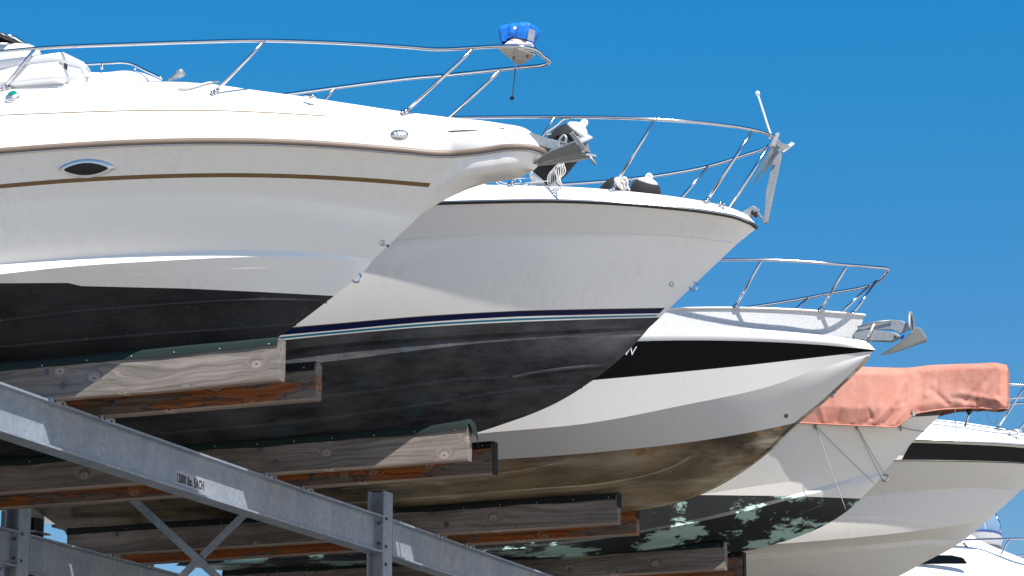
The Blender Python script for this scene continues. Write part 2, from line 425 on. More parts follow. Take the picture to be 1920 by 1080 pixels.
class Strip:
    def __init__(s, Yc, xs, A, B, bulge=0, bowb=None):
        s.Yc, s.xs, s.A, s.B, s.bulge, s.bowb = Yc, xs, A, B, bulge, bowb
    def hz(s, L, t):
        x = s.xs + (L.xe - s.xs) * gs(t)
        return np.array([x, L.hb(x), L.z(x)])
    def P(s, t, v):
        a = s.hz(s.A, t); b = s.hz(s.B, t); q = a + (b - a) * v
        bl = s.bulge if s.bowb is None else s.bulge + (s.bowb - s.bulge) * t ** 3
        h = max(0.0, q[1] + bl * 4 * v * (1 - v) * min(1.0, (1 - t) * 9))
        return np.array([q[0], s.Yc - h, q[2]])
    def cutv(s, t, poly):
        if poly is None or isinstance(poly, (int, float)): return poly
        def f(v):
            x, y = pr(s.P(t, v)); return y - np.interp(x, poly[0], poly[1])
        if f(0) <= 0: return 0.0
        if f(1) >= 0: return 1.0
        lo, hi = 0.0, 1.0
        for _ in range(26):
            m = (lo + hi) / 2
            if f(m) > 0: lo = m
            else: hi = m
        return (lo + hi) / 2
    def band(s, lo=0.0, hi=1.0, rows=6, s0=0.0, s1=1.0, both=True, ns=NS):
        V = []; Fc = []
        for side in ((0, 1) if both else (0,)):
            base = len(V)
            for i in range(ns + 1):
                t = s0 + (s1 - s0) * i / ns
                a = s.cutv(t, lo); b = max(a, s.cutv(t, hi))
                for j in range(rows + 1):
                    p = s.P(t, a + (b - a) * j / rows)
                    V.append(p if side == 0 else np.array([p[0], 2 * s.Yc - p[1], p[2]]))
            r = rows + 1
            for i in range(ns):
                for j in range(rows):
                    q = [base + i*r+j, base + (i+1)*r+j, base + (i+1)*r+j+1, base + i*r+j+1]
                    if np.linalg.norm(V[q[0]] - V[q[3]]) + np.linalg.norm(V[q[1]] - V[q[2]]) < 1e-5: continue
                    if np.linalg.norm(V[q[1]] - V[q[2]]) < 1e-6: q = [q[0], q[1], q[3]]
                    elif np.linalg.norm(V[q[0]] - V[q[3]]) < 1e-6: q = [q[0], q[1], q[2]]
                    Fc.append(tuple(q) if side == 0 else tuple(q[::-1]))
        return V, Fc
    def find(s, px, py, guess=None):
        best = None
        for i in range(40):
            for j in range(7):
                t, v = .25 + .75 * i / 39, j / 6
                x, y = pr(s.P(t, v)); e = (x - px) ** 2 + (y - py) ** 2
                if best is None or e < best[0]: best = (e, t, v)
        _, t, v = best
        for _ in range(12):
            x, y = pr(s.P(t, v)); x1, y1 = pr(s.P(t + 1e-4, v)); x2, y2 = pr(s.P(t, v + 1e-4))
            J = np.array([[x1 - x, x2 - x], [y1 - y, y2 - y]]) / 1e-4
            try: d = np.linalg.solve(J, [px - x, py - y])
            except np.linalg.LinAlgError: break
            t += max(-.05, min(.05, d[0])); v += max(-.3, min(.3, d[1])); t = min(.9995, max(0, t)); v = min(1.2, max(-.2, v))
        return t, v
    def nrm(s, t, v):
        a = s.P(t + 1e-3 if t < .998 else t, v) - s.P(t - 1e-3, v); b = s.P(t, min(1, v + .02)) - s.P(t, max(0, v - .02))
        n = np.cross(a, b); n /= np.linalg.norm(n) + 1e-12
        return n if n[1] < 0 or (abs(n[1]) < .05) else -n
    def on(s, px, py, off=0.0):
        t, v = s.find(px, py)
        return s.P(t, v) + s.nrm(t, v) * off

def poly(pts, n=8):
    q = spline(pts, n); q.sort(key=lambda a: a[0])
    return np.array([a[0] for a in q]), np.array([a[1] for a in q])
def shift(pl, dy): return pl[0], pl[1] + dy

def linepts(L, xs, n=90, off=0.0, dz=0.0, t1=1.0):
    near = []
    for i in range(n + 1):
        x = xs + (L.xe - xs) * gs(t1 * i / n)
        near.append(np.array([x, L.Yc - L.hb(x) - off, L.z(x) + dz]))
    return near
def mir(pts, Yc): return [np.array([p[0], 2 * Yc - p[1], p[2]]) for p in pts]

def deck_lid(L, xs, crown=.03):
    near = linepts(L, xs); far = mir(near, L.Yc); n = len(near)
    mid = [np.array([p[0], L.Yc, p[2] + crown]) for p in near]
    V = near + mid + far; Fc = []
    for i in range(n - 1):
        Fc += [(i, i + 1, n + i + 1, n + i), (n + i, n + i + 1, 2*n + i + 1, 2*n + i)]
    return V, Fc

def transom(strips, xs, Yc):
    prof = []
    for k, st in enumerate(strips):
        for j in range(5):
            if k and j == 0: continue
            prof.append(st.P(0, j / 4))
    V = prof + mir(prof, Yc)[::-1]
    return V, [tuple(range(len(V)))]

def strake(st, pts, w=.035, d=.022, both=True):
    """a spray strake: a sharp wedge standing on the bottom panel along a traced line"""
    V = []; Fc = []
    q = spline(pts, 7)
    tv = [st.find(a[0], a[1]) for a in q]
    for side in ((0, 1) if both else (0,)):
        b0 = len(V)
        for i, (t, v) in enumerate(tv):
            k = min(1, (len(tv) - 1 - i) / 4)
            v = min(.97, max(.03, v))
            p = st.P(t, v); n = st.nrm(t, v); up = st.P(t, min(1, v + .03)) - p; up /= np.linalg.norm(up) + 1e-9
            tri = [p - up * w * .8 - n * .004, p - up * w * .1 + n * d * k, p + up * w * .35 - n * .004]
            for c in tri: V.append(c if side == 0 else np.array([c[0], 2 * st.Yc - c[1], c[2]]))
        for i in range(len(tv) - 1):
            for j in range(2):
                a = b0 + i*3 + j
                Fc.append((a, a+3, a+4, a+1) if side == 0 else (a, a+1, a+4, a+3))
    return V, Fc

def decal(st, pxs, off=.004, thick=.004):
    top = [st.on(p[0], p[1], off + thick) for p in pxs]; bot = [st.on(p[0], p[1], -.003) for p in pxs]
    n = len(pxs); c = sum(top) / n
    V = top + bot + [c]
    return V, [(i, (i+1) % n, 2*n) for i in range(n)] + [(i, n+i, n+(i+1) % n, (i+1) % n) for i in range(n)]

def rail(b, Yc, top, tip, r, name='bow_rail', mat=None):
    """top: list of (px,py,hb) on the near side, tip on the centre plane; mirrored to a full pulpit rail"""
    near = [at(p[0], p[1], Yc - p[2]) for p in top]
    full = near + [at(tip[0], tip[1], Yc)] + mir(near, Yc)[::-1]
    return mk(name, tube(spline(full, 6), r, 10), mat or M['stainless'], b)

def stanchion(rl, a, c, r, Yc, both=True, foot=True):
    a = np.array(a); c = np.array(c)
    for k, (p, q) in enumerate([(a, c)] + ([tuple(mir([a, c], Yc))] if both else [])):
        d = (q - p) / np.linalg.norm(q - p)
        vf = tube([p, q], r, 10)
        s = mk('stanchion', vf, M['stainless'], rl)
        if foot:
            vf = join(vf, tube([p - d * .0, p + d * .035], r * 1.5, 10), tube([p - d*.004, p + d * .008], r * 2.4, 12))
            s.data.clear_geometry(); o = wloc(rl)
            s.data.from_pydata([tuple(float(x) - y for x, y in zip(v, o)) for v in vf[0]], [], vf[1])
            s.data.polygons.foreach_set('use_smooth', [True] * len(s.data.polygons))

def eye_ring(b, px, py, Yc, r=.035, w=.008, label=None):
    c = at(px, py, Yc)
    pts = [c + np.array([math.cos(a) * r, 0, math.sin(a) * r]) for a in np.linspace(0, 2 * math.pi, 20, endpoint=False)]
    return mk('bow_eye', tube(pts, w, 8, True), M['stainless'], b)

def dome_fitting(b, st, px, py, r, name, mat):
    p = st.on(px, py); t, v = st.find(px, py); n = st.nrm(t, v)
    return mk(name, lathe([(-.004, r), (r * .25, r), (r * .55, r * .8), (r * .7, r * .35), (r * .5, r * .3), (r * .45, 0)], p, n, 16), mat, b)

D = 15.6
XE = -7.966                                   # bow end of the bunks
YA = [15.6, 18.893, 22.418, 25.689, 29.05]    # starboard bunk faces
YC = [y + .31 for y in YA]
XS = -13.95
BG = 'motor boats lined up on the storage rack'

# ================================================================== boat 1
def boat_one():
    Yc = YC[0]; xs = XS
    b = thing('motor_boat', 'nearest white motor boat with bronze side stripe, oval dark porthole and black bottom', 'motor boat', (-10, Yc, 5.4), BG)
    C1 = Line(Yc, [(-300, 548), (0, 514), (130, 500), (300, 489), (450, 482), (560, 482), (640, 486), (690, 490)], 1.26, 1.8, 4.6, (696, 491))
    C2 = Line(Yc, [(-300, 528), (0, 495), (130, 484), (300, 474), (450, 469), (560, 471), (640, 478), (692, 485)], 1.13, 1.8, 4.6, (701, 486))
    K = Line(Yc, [(-300, 392), (0, 372), (150, 363), (300, 359), (430, 359), (560, 368), (680, 386), (765, 400)], 1.28, 1.88, 4.6, (788, 404))
    R1 = Line(Yc, [(-300, 322), (0, 289), (280, 272), (430, 270), (530, 272), (640, 278), (760, 288), (826, 294)], 1.38, 1.9, 4.6, (850, 296), .17)
    keel = Keel(Yc, [(701, 486), (680, 512), (650, 537), (625, 556), (570, 598), (520, 633), (460, 664), (380, 690), (250, 705), (0, 722), (-400, 750), (-900, 770)], C1.xe)
    DE = Line(Yc, [(-300, 178), (0, 164), (130, 158), (280, 152), (350, 153), (400, 158), (470, 168), (560, 180), (640, 192), (760, 210), (850, 221), (940, 232), (983, 244), (1006, 262)], .74, 1.7, 4.8, (1022, 284))
    # sheer carried on round the bow platform
    R1b = Line(Yc, [(-300, 318), (0, 285), (280, 268), (430, 266), (530, 268), (640, 274), (760, 284), (830, 290), (900, 285), (960, 277), (1000, 279), (1018, 285)], 1.30, 2.2, 4.6, (1024, 289))
    px_hb = [(826, .255), (850, .2), (900, .19), (960, .185), (1000, .15), (1024, 0)]
    old = R1b.hb
    xe_ = R1.xe
    def hb(x, R=R1, R2=R1b):
        if x < xe_: return R.hb(x)
        u = (x - xe_) / (R2.xe - xe_)
        return max(0.0, .17 * math.sqrt(max(0, 1 - max(0, (u - .55) / .45) ** 2)) - .015 * min(1, u * 2))
    R1b.hb = hb
    pts = []
    for q in spline([(-300, 318), (0, 285), (280, 268), (430, 266), (530, 268), (640, 274), (760, 284), (830, 290), (900, 285), (960, 277), (1000, 279), (1018, 285)], 8):
        x = at(q[0], q[1], Yc - .17)[0]
        for _ in range(80): x = .7 * x + .3 * at(q[0], q[1], Yc - hb(x))[0]
        w = at(q[0], q[1], Yc - hb(x)); pts.append((w[0], w[2]))
    e = at(1024, 289, Yc); pts.append((e[0], e[2])); pts.sort()
    R1b.x = np.array([a for a, c in pts]); R1b.zz = np.array([c for a, c in pts]); R1b.xe = e[0]
    bot = Strip(Yc, xs, keel, C1, -.01, .0); lip = Strip(Yc, xs, C1, C2); low = Strip(Yc, xs, C2, K, .0, .02); top = Strip(Yc, xs, K, R1, .0, -.02)
    side = Strip(Yc, xs, R1b, DE, .06, .03)
    paint = poly([(-900, 540), (0, 531), (128, 530.5), (136, 536), (350, 541), (480, 547), (622, 554.5), (760, 560)], 1)
    mk('painted_bottom', bot.band(0.0, paint, 8), M['b1'], b)
    mk('chine', join(bot.band(paint, 1.0, 6), lip.band(0, 1, 3)), M['gel_grey'], b)
    stp = poly([(-900, 470), (-300, 383), (0, 350), (150, 338), (300, 331), (450, 329), (600, 333), (700, 339), (808, 348), (900, 356)])
    s1 = top.find(806, 346)[0]
    mk('side_stripe', top.band(shift(stp, 3.5), shift(stp, -4.5), 2, 0, s1), M['tan'], b)
    mk('hull', weld(join(low.band(0, 1, 10), top.band(0, shift(stp, 3.5), 5), top.band(shift(stp, -4.5), 1, 6), top.band(shift(stp, 3.5), shift(stp, -4.5), 2, s1, 1, ns=8))), M['gel_grey'], b)
    # the stem broadens into the bow platform: one loft from the hull's front edge to the rounded tip
    NJ = 16
    nf = [top.P(1, j / NJ) for j in range(NJ + 1)]
    bp = spline([(0, -.150, 0), (.45, -.147, 0), (.74, -.132, 0), (.93, -.092, 0), (.995, -.045, 0), (1.0, .0, 0)], 12)
    dl = np.cumsum([0] + [math.hypot(.2 * (bp[k+1][0] - bp[k][0]), bp[k+1][1] - bp[k][1]) for k in range(len(bp) - 1)]); dl /= dl[-1]
    bx = [np.array([np.interp(j / NJ, dl, [q[0] for q in bp]), np.interp(j / NJ, dl, [q[1] for q in bp])]) for j in range(NJ + 1)]
    V = []; Fc = []; n = 30; x0 = R1.xe; m = 2 * NJ + 1
    for i in range(n + 1):
        g = i / n; x = x0 + (R1b.xe - x0) * (1 - (1 - g) ** 1.7); h = R1b.hb(x); z = R1b.z(x); u = (x - x0) / (R1b.xe - x0)
        w = min(1, u / .27); w = w * w * (3 - 2 * w)
        ring = []
        for j in range(NJ + 1):
            a, c = bx[j]; c *= 1 - .30 * max(0, (u - .5) / .5) ** 2
            p = np.array([x + c * .9 * max(0, (u - .6) / .4), Yc - a * h, z + c])
            q = nf[j] + np.array([x - x0, 0, z - R1b.z(x0)]) * (j / NJ)
            ring.append(q * (1 - w) + p * w)
        V += ring + mir(ring, Yc)[-2::-1] if False else [np.array(p) for p in mir(ring, Yc)[::-1]] + ring[1:]
    for i in range(n):
        for k in range(m - 1): Fc.append((i*m+k, i*m+k+1, (i+1)*m+k+1, (i+1)*m+k))
    mk('bow_platform', (V, Fc), M['gel_grey'], b)
    brown = poly([(-300, 232), (0, 216), (100, 212), (280, 207), (430, 208), (540, 213), (622, 218)])
    s2 = side.find(615, 217)[0]
    mk('deck_side', join(side.band(0, shift(brown, 1.2), 8, 0, s2), side.band(shift(brown, -1.0), 1, 6, 0, s2), side.band(0, 1, 14, s2, 1)), M['deck_white'], b)
    mk('pin_stripe', side.band(shift(brown, 1.2), shift(brown, -1.0), 1, 0, s2), M['tan'], b)
    mk('bow_pin_stripe', decal(side, [(840, 245.4), (890, 243.4), (946, 240.6), (946, 242.6), (890, 245.6), (841, 247)], .001, .002), M['tan'], b)
    mk('deck', deck_lid(DE, xs, .02), M['deck_white'], b)
    mk('transom', transom([bot, lip, low, top], xs, Yc), M['gel_grey'], b, False)
    lp = linepts(R1b, xs, 150, .012, .004)
    full = lp + mir(lp, Yc)[::-1]
    mk('rub_rail', tube(full, .018, 10, ry=.022), M['rub_tan'], b)
    mk('rub_rail_insert', tube([p + np.array([0, 0, -.024]) for p in full], .006, 6), M['stainless'], b)
    for pts in ([(0, 601), (150, 583), (300, 571), (480, 561), (612, 563)], [(-200, 665), (0, 650), (150, 637), (300, 625), (450, 615), (555, 607)], [(140, 529), (300, 512), (450, 503), (640, 503)]):
        mk('spray_strake', strake(bot, pts, .03 if pts[0][0] != 140 else .012, .014 if pts[0][0] != 140 else .003), M['gel_grey'] if pts[0][0] == 140 else M['b1'], b)
    # porthole
    def lens(w, h, dx=0):
        o = []
        for k in range(40):
            a = 2 * math.pi * k / 40
            cx = math.cos(a); sy = math.sin(a)
            o.append((162.5 + w * cx, 314.6 - cx * w * .035 + h * (sy * (1 - .30 * cx * cx))))
        return o
    f = mk('porthole', decal(top, lens(52, 17.5), .006, .012), M['chrome'], b)
    mk('porthole_rim', decal(top, lens(47, 14.3), .012, .010), M['white_vinyl'], f)
    mk('pane', decal(top, [(162.5 + 41 * math.cos(a), 314.6 - 41 * math.cos(a) * .035 + 11.5 * math.sin(a) * (1 - .42 * math.cos(a) ** 2)) for a in np.linspace(0, 2 * math.pi, 36, endpoint=False)], .018, .007), M['screen'], f)
    # oval badge
    def ell(cx, cy, w, h, n=28): return [(cx + w * math.cos(a), cy + h * math.sin(a)) for a in np.linspace(0, 2 * math.pi, n, endpoint=False)]
    bd = mk('oval_badge', decal(side, ell(749, 252.5, 17, 9), .001, .006), M['chrome'], b)
    for k in range(4):
        x = 739 + k * 6
        mk('badge_bar', decal(side, [(x, 248 + abs(k - 1.5)), (x + 3, 248 + abs(k - 1.5)), (x + 5, 257 - abs(k - 1.5)), (x + 2, 257 - abs(k - 1.5))], .007, .002), M['white_vinyl'], bd)
    # navigation light
    p = side.on(25, 186); t_, v_ = side.find(25, 186); n_ = side.nrm(t_, v_)
    nl = mk('navigation_light', lathe([(-.03, .056), (.022, .056), (.032, .048), (.042, .036), (.042, 0)], p, n_, 20), M['chrome'], b)
    mk('lens', lathe([(.03, .034), (.046, .030), (.054, .018), (.056, 0)], p + np.array([.003, 0, .005]), n_, 18), M['lens'], nl)
    # coach roof
    CR = [(-250, 118), (0, 122), (120, 128), (200, 131), (245, 128), (268, 133), (300, 146), (332, 155)]
    V = []; Fc = []; q = spline(CR, 6); m = 13
    for i, c in enumerate(q):
        w = at(c[0], c[1], Yc - .28); e = (len(q) - 1 - i) / (len(q) - 1); wd = .36 * min(1, .25 + e * 2.6); zb = w[2] - .16
        for k in range(m):
            a = math.pi * k / (m - 1); cc, ss = math.cos(a), math.sin(a)
            V.append(np.array([w[0], Yc - wd * np.sign(cc) * abs(cc) ** .55, zb + (w[2] - zb) * abs(ss) ** .45]))
    for i in range(len(q) - 1):
        for k in range(m - 1): Fc.append((i*m+k, i*m+k+1, (i+1)*m+k+1, (i+1)*m+k))
    Fc.append(tuple((len(q)-1)*m + k for k in range(m)))
    mk('coach_roof', (V, Fc), M['deck_white'], b)
    hr = mk('hand_rail', tube(spline([at(x, y, Yc - .32) for x, y in ((100, 122), (150, 121), (205, 118.5), (230, 117.5), (243, 119), (270, 131), (304, 147))], 6), .009, 8), M['stainless'], b)
    for x, y0, y1 in ((192, 119, 130), (254, 124, 131)): mk('rail_foot', tube([at(x, y0, Yc - .32), at(x - 1, y1, Yc - .32)], .009, 8), M['stainless'], hr)
    h = mk('deck_lamp', lathe([(0, .012), (.05, .012), (.05, .020), (.08, .022), (.085, .030), (.125, .030), (.13, .024)], at(316, 151, Yc - .1), at(345, 134, Yc - .1) - at(316, 151, Yc - .1), 16), M['galv_anchor'], b)
    # helm windscreen corner far left
    w = mk('windscreen', plate([(-60, 40), (2, 63), (44, 82), (36, 86), (-60, 84)], Yc - .5, .012, [0, 0, .1, .1, 0]), M['glass'], b, False)
    mk('windscreen_frame', tube([at(-60, 52, Yc - .52), at(8, 66, Yc - .52), at(28, 70, Yc - .48), at(48, 84, Yc - .40)], .013, 8), M['stainless'], w)
    mk('windscreen_trim', tube([at(-60, 40, Yc - .54), at(4, 66, Yc - .54), at(42, 83, Yc - .42)], .016, 8), M['rub_black'], w)
    mk('helm_coaming', bevel_vf(plate([(-160, 84), (0, 83), (66, 87), (72, 92), (60, 128), (-160, 130)], Yc - .42, .14), .02, 3), M['deck_white'], b)
    # bow rail
    rl = rail(b, Yc, [(-260, 124, .86), (0, 97, .80), (65, 91, .78), (250, 82.5, .70), (370, 78.5, .64), (495, 76, .56), (600, 79, .47), (700, 84, .38), (760, 88, .33), (822, 92.5, .27), (880, 90, .25), (935, 87, .235), (975, 87.5, .21), (1000, 92, .15)], (1017, 104.5), .0135)
    for (a, y, hb_), (c, d) in (((66, 91, .78), (4, 170)), ((497, 76, .56), (400, 176)), ((890, 89, .245), (757, 213))):
        stanchion(rl, side.on(c, d), at(a, y, Yc - hb_), .0125, Yc)
    # cleat, rope on the deck
    eye_ring(b, 668, 520, Yc, .034, .008)
    dome_fitting(b, low, 718, 455, .021, 'drain_fitting', M['stainless'])
    dome_fitting(b, low, 731, 462, .010, 'screw_head', M['steel_dark'])
    mk('cleat', join(tube([at(572, 179, Yc - .45), at(592, 181, Yc - .45)], .010, 8), tube([at(582, 180, Yc - .45), at(582, 186, Yc - .45)], .010, 8)), M['stainless'], b)
    # roller arm for the anchor
    mk('bow_roller', bevel_vf(plate([(968, 248), (1000, 251), (1078, 277), (1082, 287), (1060, 289), (1000, 272), (968, 262)], Yc, .07), .008), M['galv_anchor'], b, False)
    mk('roller_cheek', tube(spline([at(x, y, Yc - .05) for x, y in ((1046, 280), (1052, 258), (1057, 254), (1061, 257), (1059, 270))], 5), .010, 8), M['galv_anchor'], b)
    # plate under the searchlight
    pp = [at(931, 88, Yc - .225), at(970, 91, Yc - .20), at(1004, 103, Yc - .0), at(985, 117, Yc + .17), at(970, 121, Yc + .21)]
    sp = mk('rail_plate', solid(pp, (0, 0, .008)), M['rust_plate'], b, False)
    for x, y in ((953, 96), (963, 104), (989, 102)): mk('rusty_bolt', lathe([(0, .009), (.022, .009)], at(x, y, Yc - .02) + np.array([0, 0, -.01]), (0, 0, -1), 8), M['rub_tan'], sp)
    mk('cable', tube(spline([at(x, y, Yc + .02) for x, y in ((968, 98), (980, 97), (995, 98), (1004, 100))], 4), .005, 6), M['steel_dark'], sp)
    c0 = at(972, 91, Yc)
    mk('searchlight', lathe([(-.01, .115), (.02, .105), (.05, .075), (.085, .05), (.16, .05), (.165, 0)], c0, (0, 0, 1), 24), M['gel_white'], b)
    return b, side, Yc

boat1, side1, Yc1 = boat_one()

# blue cover on the searchlight
def lamp_cover():
    c = at(973, 88, Yc1)
    t = thing('lamp_cover', 'crumpled bright blue cloth cover with clear window pulled over the bow searchlight', 'lamp cover', c)
    n, rows = 64, 14; V = []; Fc = []
    s = 1 / 260.0
    for j in range(rows + 1):
        u = j / rows
        for k in range(n):
            a = 2 * math.pi * k / n; ca, sa = math.cos(a), math.sin(a)
            sq = 1 / max(abs(ca), abs(sa)) ** .75
            wx = np.interp(u, [0, .3, .7, .85, .96, 1], [.100, .112, .124, .120, .07, .0]) * sq
            wy = np.interp(u, [0, .3, .7, .85, .96, 1], [.095, .10, .105, .10, .06, .0]) * sq
            arch = .022 * max(0, -sa) ** 2 * (1 - abs(ca)) * 1.6
            z = np.interp(u, [0, .3, .7, .85, .96, 1], [.012, .055, .112, .130, .160, .165]) + arch * (1 - u) ** 2
            fold = (noise.noise((ca * 3, sa * 3, u * 1.2 + 4)) * .014 + math.sin(a * 13 + noise.noise((ca * 2, sa * 2, u * 2)) * 5) * .0055) * (1 - u * .5)
            V.append(c + np.array([(wx + fold) * ca + .012 * (u - .5), (wy + fold) * sa, z + .006 * noise.noise((ca * 4, sa * 4, 9))]))
    for j in range(rows):
        for k in range(n): Fc.append((j*n+k, j*n+(k+1) % n, (j+1)*n+(k+1) % n, (j+1)*n+k))
    mk('cloth', (V, Fc), M['blue_cloth'], t)
    q = [at(992, 54, Yc1 - .125), at(1003.5, 57.5, Yc1 - .06), at(1000.5, 79, Yc1 - .06), at(988.5, 74, Yc1 - .125)]
    mk('window_panel', solid(q, (.004, -.008, 0)), plain('clear_window', (.42, .43, .44), .12, .3, .5, 30), t, False)
    mk('snap_button', lathe([(0, .012), (.006, .012), (.008, .006), (.004, .003)], at(965.5, 53, Yc1 - .132), (0, -1, .1), 14), M['white_vinyl'], t)
lamp_cover()

def hanging_cord():
    p = at(966.5, 120, Yc1 + .205); q = at(960, 184, Yc1 + .205)
    t = thing('pull_cord', 'thin dark cord with black end bead hanging below the bow rail plate', 'cord', p)
    mk('cord', tube([p, (p + q) / 2 + np.array([.004, 0, 0]), q], .0042, 6), M['steel_dark'], t)
    mk('bead', lathe([(-.012, .006), (-.006, .015), (.008, .016), (.014, .006)], q, (0, 0, -1), 12), M['black_rubber'], t)
hanging_cord()

def raft_case():
    Yr = Yc1 - .55
    t = thing('raft_case', 'white rounded plastic raft case strapped on the foredeck of the nearest boat', 'raft case', at(60, 148, Yr))
    def loft(x0, x1, zc, hz, hy, e, n=26, m=40):
        V = []; Fc = []
        for i in range(n + 1):
            u = i / n; x = x0 + (x1 - x0) * u
            d = min(u, 1 - u) * (x1 - x0); k = (1 - max(0, 1 - d / .09) ** 2.6) ** (1 / 2.6) if d < .09 else 1
            k = max(k, .02)
            for j in range(m):
                a = 2 * math.pi * j / m; ca, sa = math.cos(a), math.sin(a)
                rib = 1 + .016 * math.sin(sa * 9) * (1 if abs(ca) > .5 else .3)
                V.append(np.array([x, Yr + hy * k * rib * np.sign(ca) * abs(ca) ** e, zc + hz * (.25 + .75 * k) * np.sign(sa) * abs(sa) ** e + (x - x0) * -.012]))
        for i in range(n):
            for j in range(m): Fc.append((i*m+j, i*m+(j+1) % m, (i+1)*m+(j+1) % m, (i+1)*m+j))
        Fc.append(tuple(range(m))[::-1]); Fc.append(tuple(n*m+j for j in range(m)))
        return V, Fc
    a = at(-220, 118, Yr); c = at(128, 118, Yr - .2)
    mk('case', loft(a[0], c[0] - .02, at(70, 124, Yr - .2)[2], .105, .20, .42), M['white_vinyl'], t)
    lid = loft(a[0] + .0, c[0] + .0, at(70, 104, Yr - .22)[2], .042, .215, .5)
    mk('lid', lid, M['white_vinyl'], t)
    mk('latch', box(at(120, 128, Yr - .215), at(127, 121, Yr - .17)), M['black_rubber'], t, False)
raft_case()

def deck_rope():
    pts = spline([side1.on(x, y, .012) for x, y in ((335, 168.5), (350, 169), (368, 165), (385, 159.5), (398, 157), (412, 156))], 8)
    tag(mk('deck_rope', tube(pts, .008, 8), M['rope'], None, True, None, pts[0]), 'twisted white rope lying on the foredeck edge by a rail post', 'rope')
    pts = spline([side1.on(x, y, .01) for x, y in ((2, 167), (10, 168), (22, 166.5))], 5)
    tag(mk('rope_lashing', tube(pts, .010, 8), M['rope'], None, True, None, pts[0]), 'short rope lashing at the foot of the leftmost rail post', 'rope')
deck_rope()

# ------------------------------------------------------------------ anchors
AG = 'anchors carried on the bows'
def anchor_one():
    Y = Yc1
    t = thing('anchor', 'galvanised plough anchor lying flukes forward on the nearest bow platform', 'anchor', at(1060, 285, Y), AG)
    m = M['galv_anchor']
    mk('shank', bevel_vf(plate([(1000, 259), (1004, 254), (1080, 272), (1100, 281), (1094, 288), (1070, 282)], Y, .022), .003, 1), m, t, False)
    def tri(pts, ys, th=.011):
        P = [at(p[0], p[1], Y + y) for p, y in zip(pts, ys)]
        n = np.cross(P[1] - P[0], P[2] - P[0]); n = n / np.linalg.norm(n) * th
        return solid(P, n)
    mk('fluke', join(tri([(994, 309), (1031, 283), (1078, 265), (1094, 279), (1089, 284)], [-.02, -.15, -.20, -.08, -.05]),), m, t, False)
    mk('fluke', join(tri([(996, 311.5), (1089, 283), (1100, 288), (1116, 292), (1086, 301)], [.0, -.05, .10, .30, .24]),), m, t, False)
    mk('fluke_flange', bar(at(1071, 249, Y - .21), at(1095, 280, Y - .10), .03, .020, (0, 1, 0), .003), m, t, False)
    mk('fluke_flange', bar(at(1081, 288, Y + .03), at(1117, 293.5, Y + .12), .03, .018, (0, 0, 1), .003), m, t, False)
    mk('crown', join(bar(at(1082, 268, Y - .06), at(1108, 256, Y + .05), .045, .014, (0, 1, 0), .003), plate([(1090, 266), (1100, 262), (1104, 278), (1107, 286), (1092, 284), (1082, 276)], Y + .02, .02)), m, t, False)
    mk('stock_rod', tube([at(1098, 284, Y + .09), at(1117, 308, Y + .09)], .011, 10), m, t)
anchor_one()

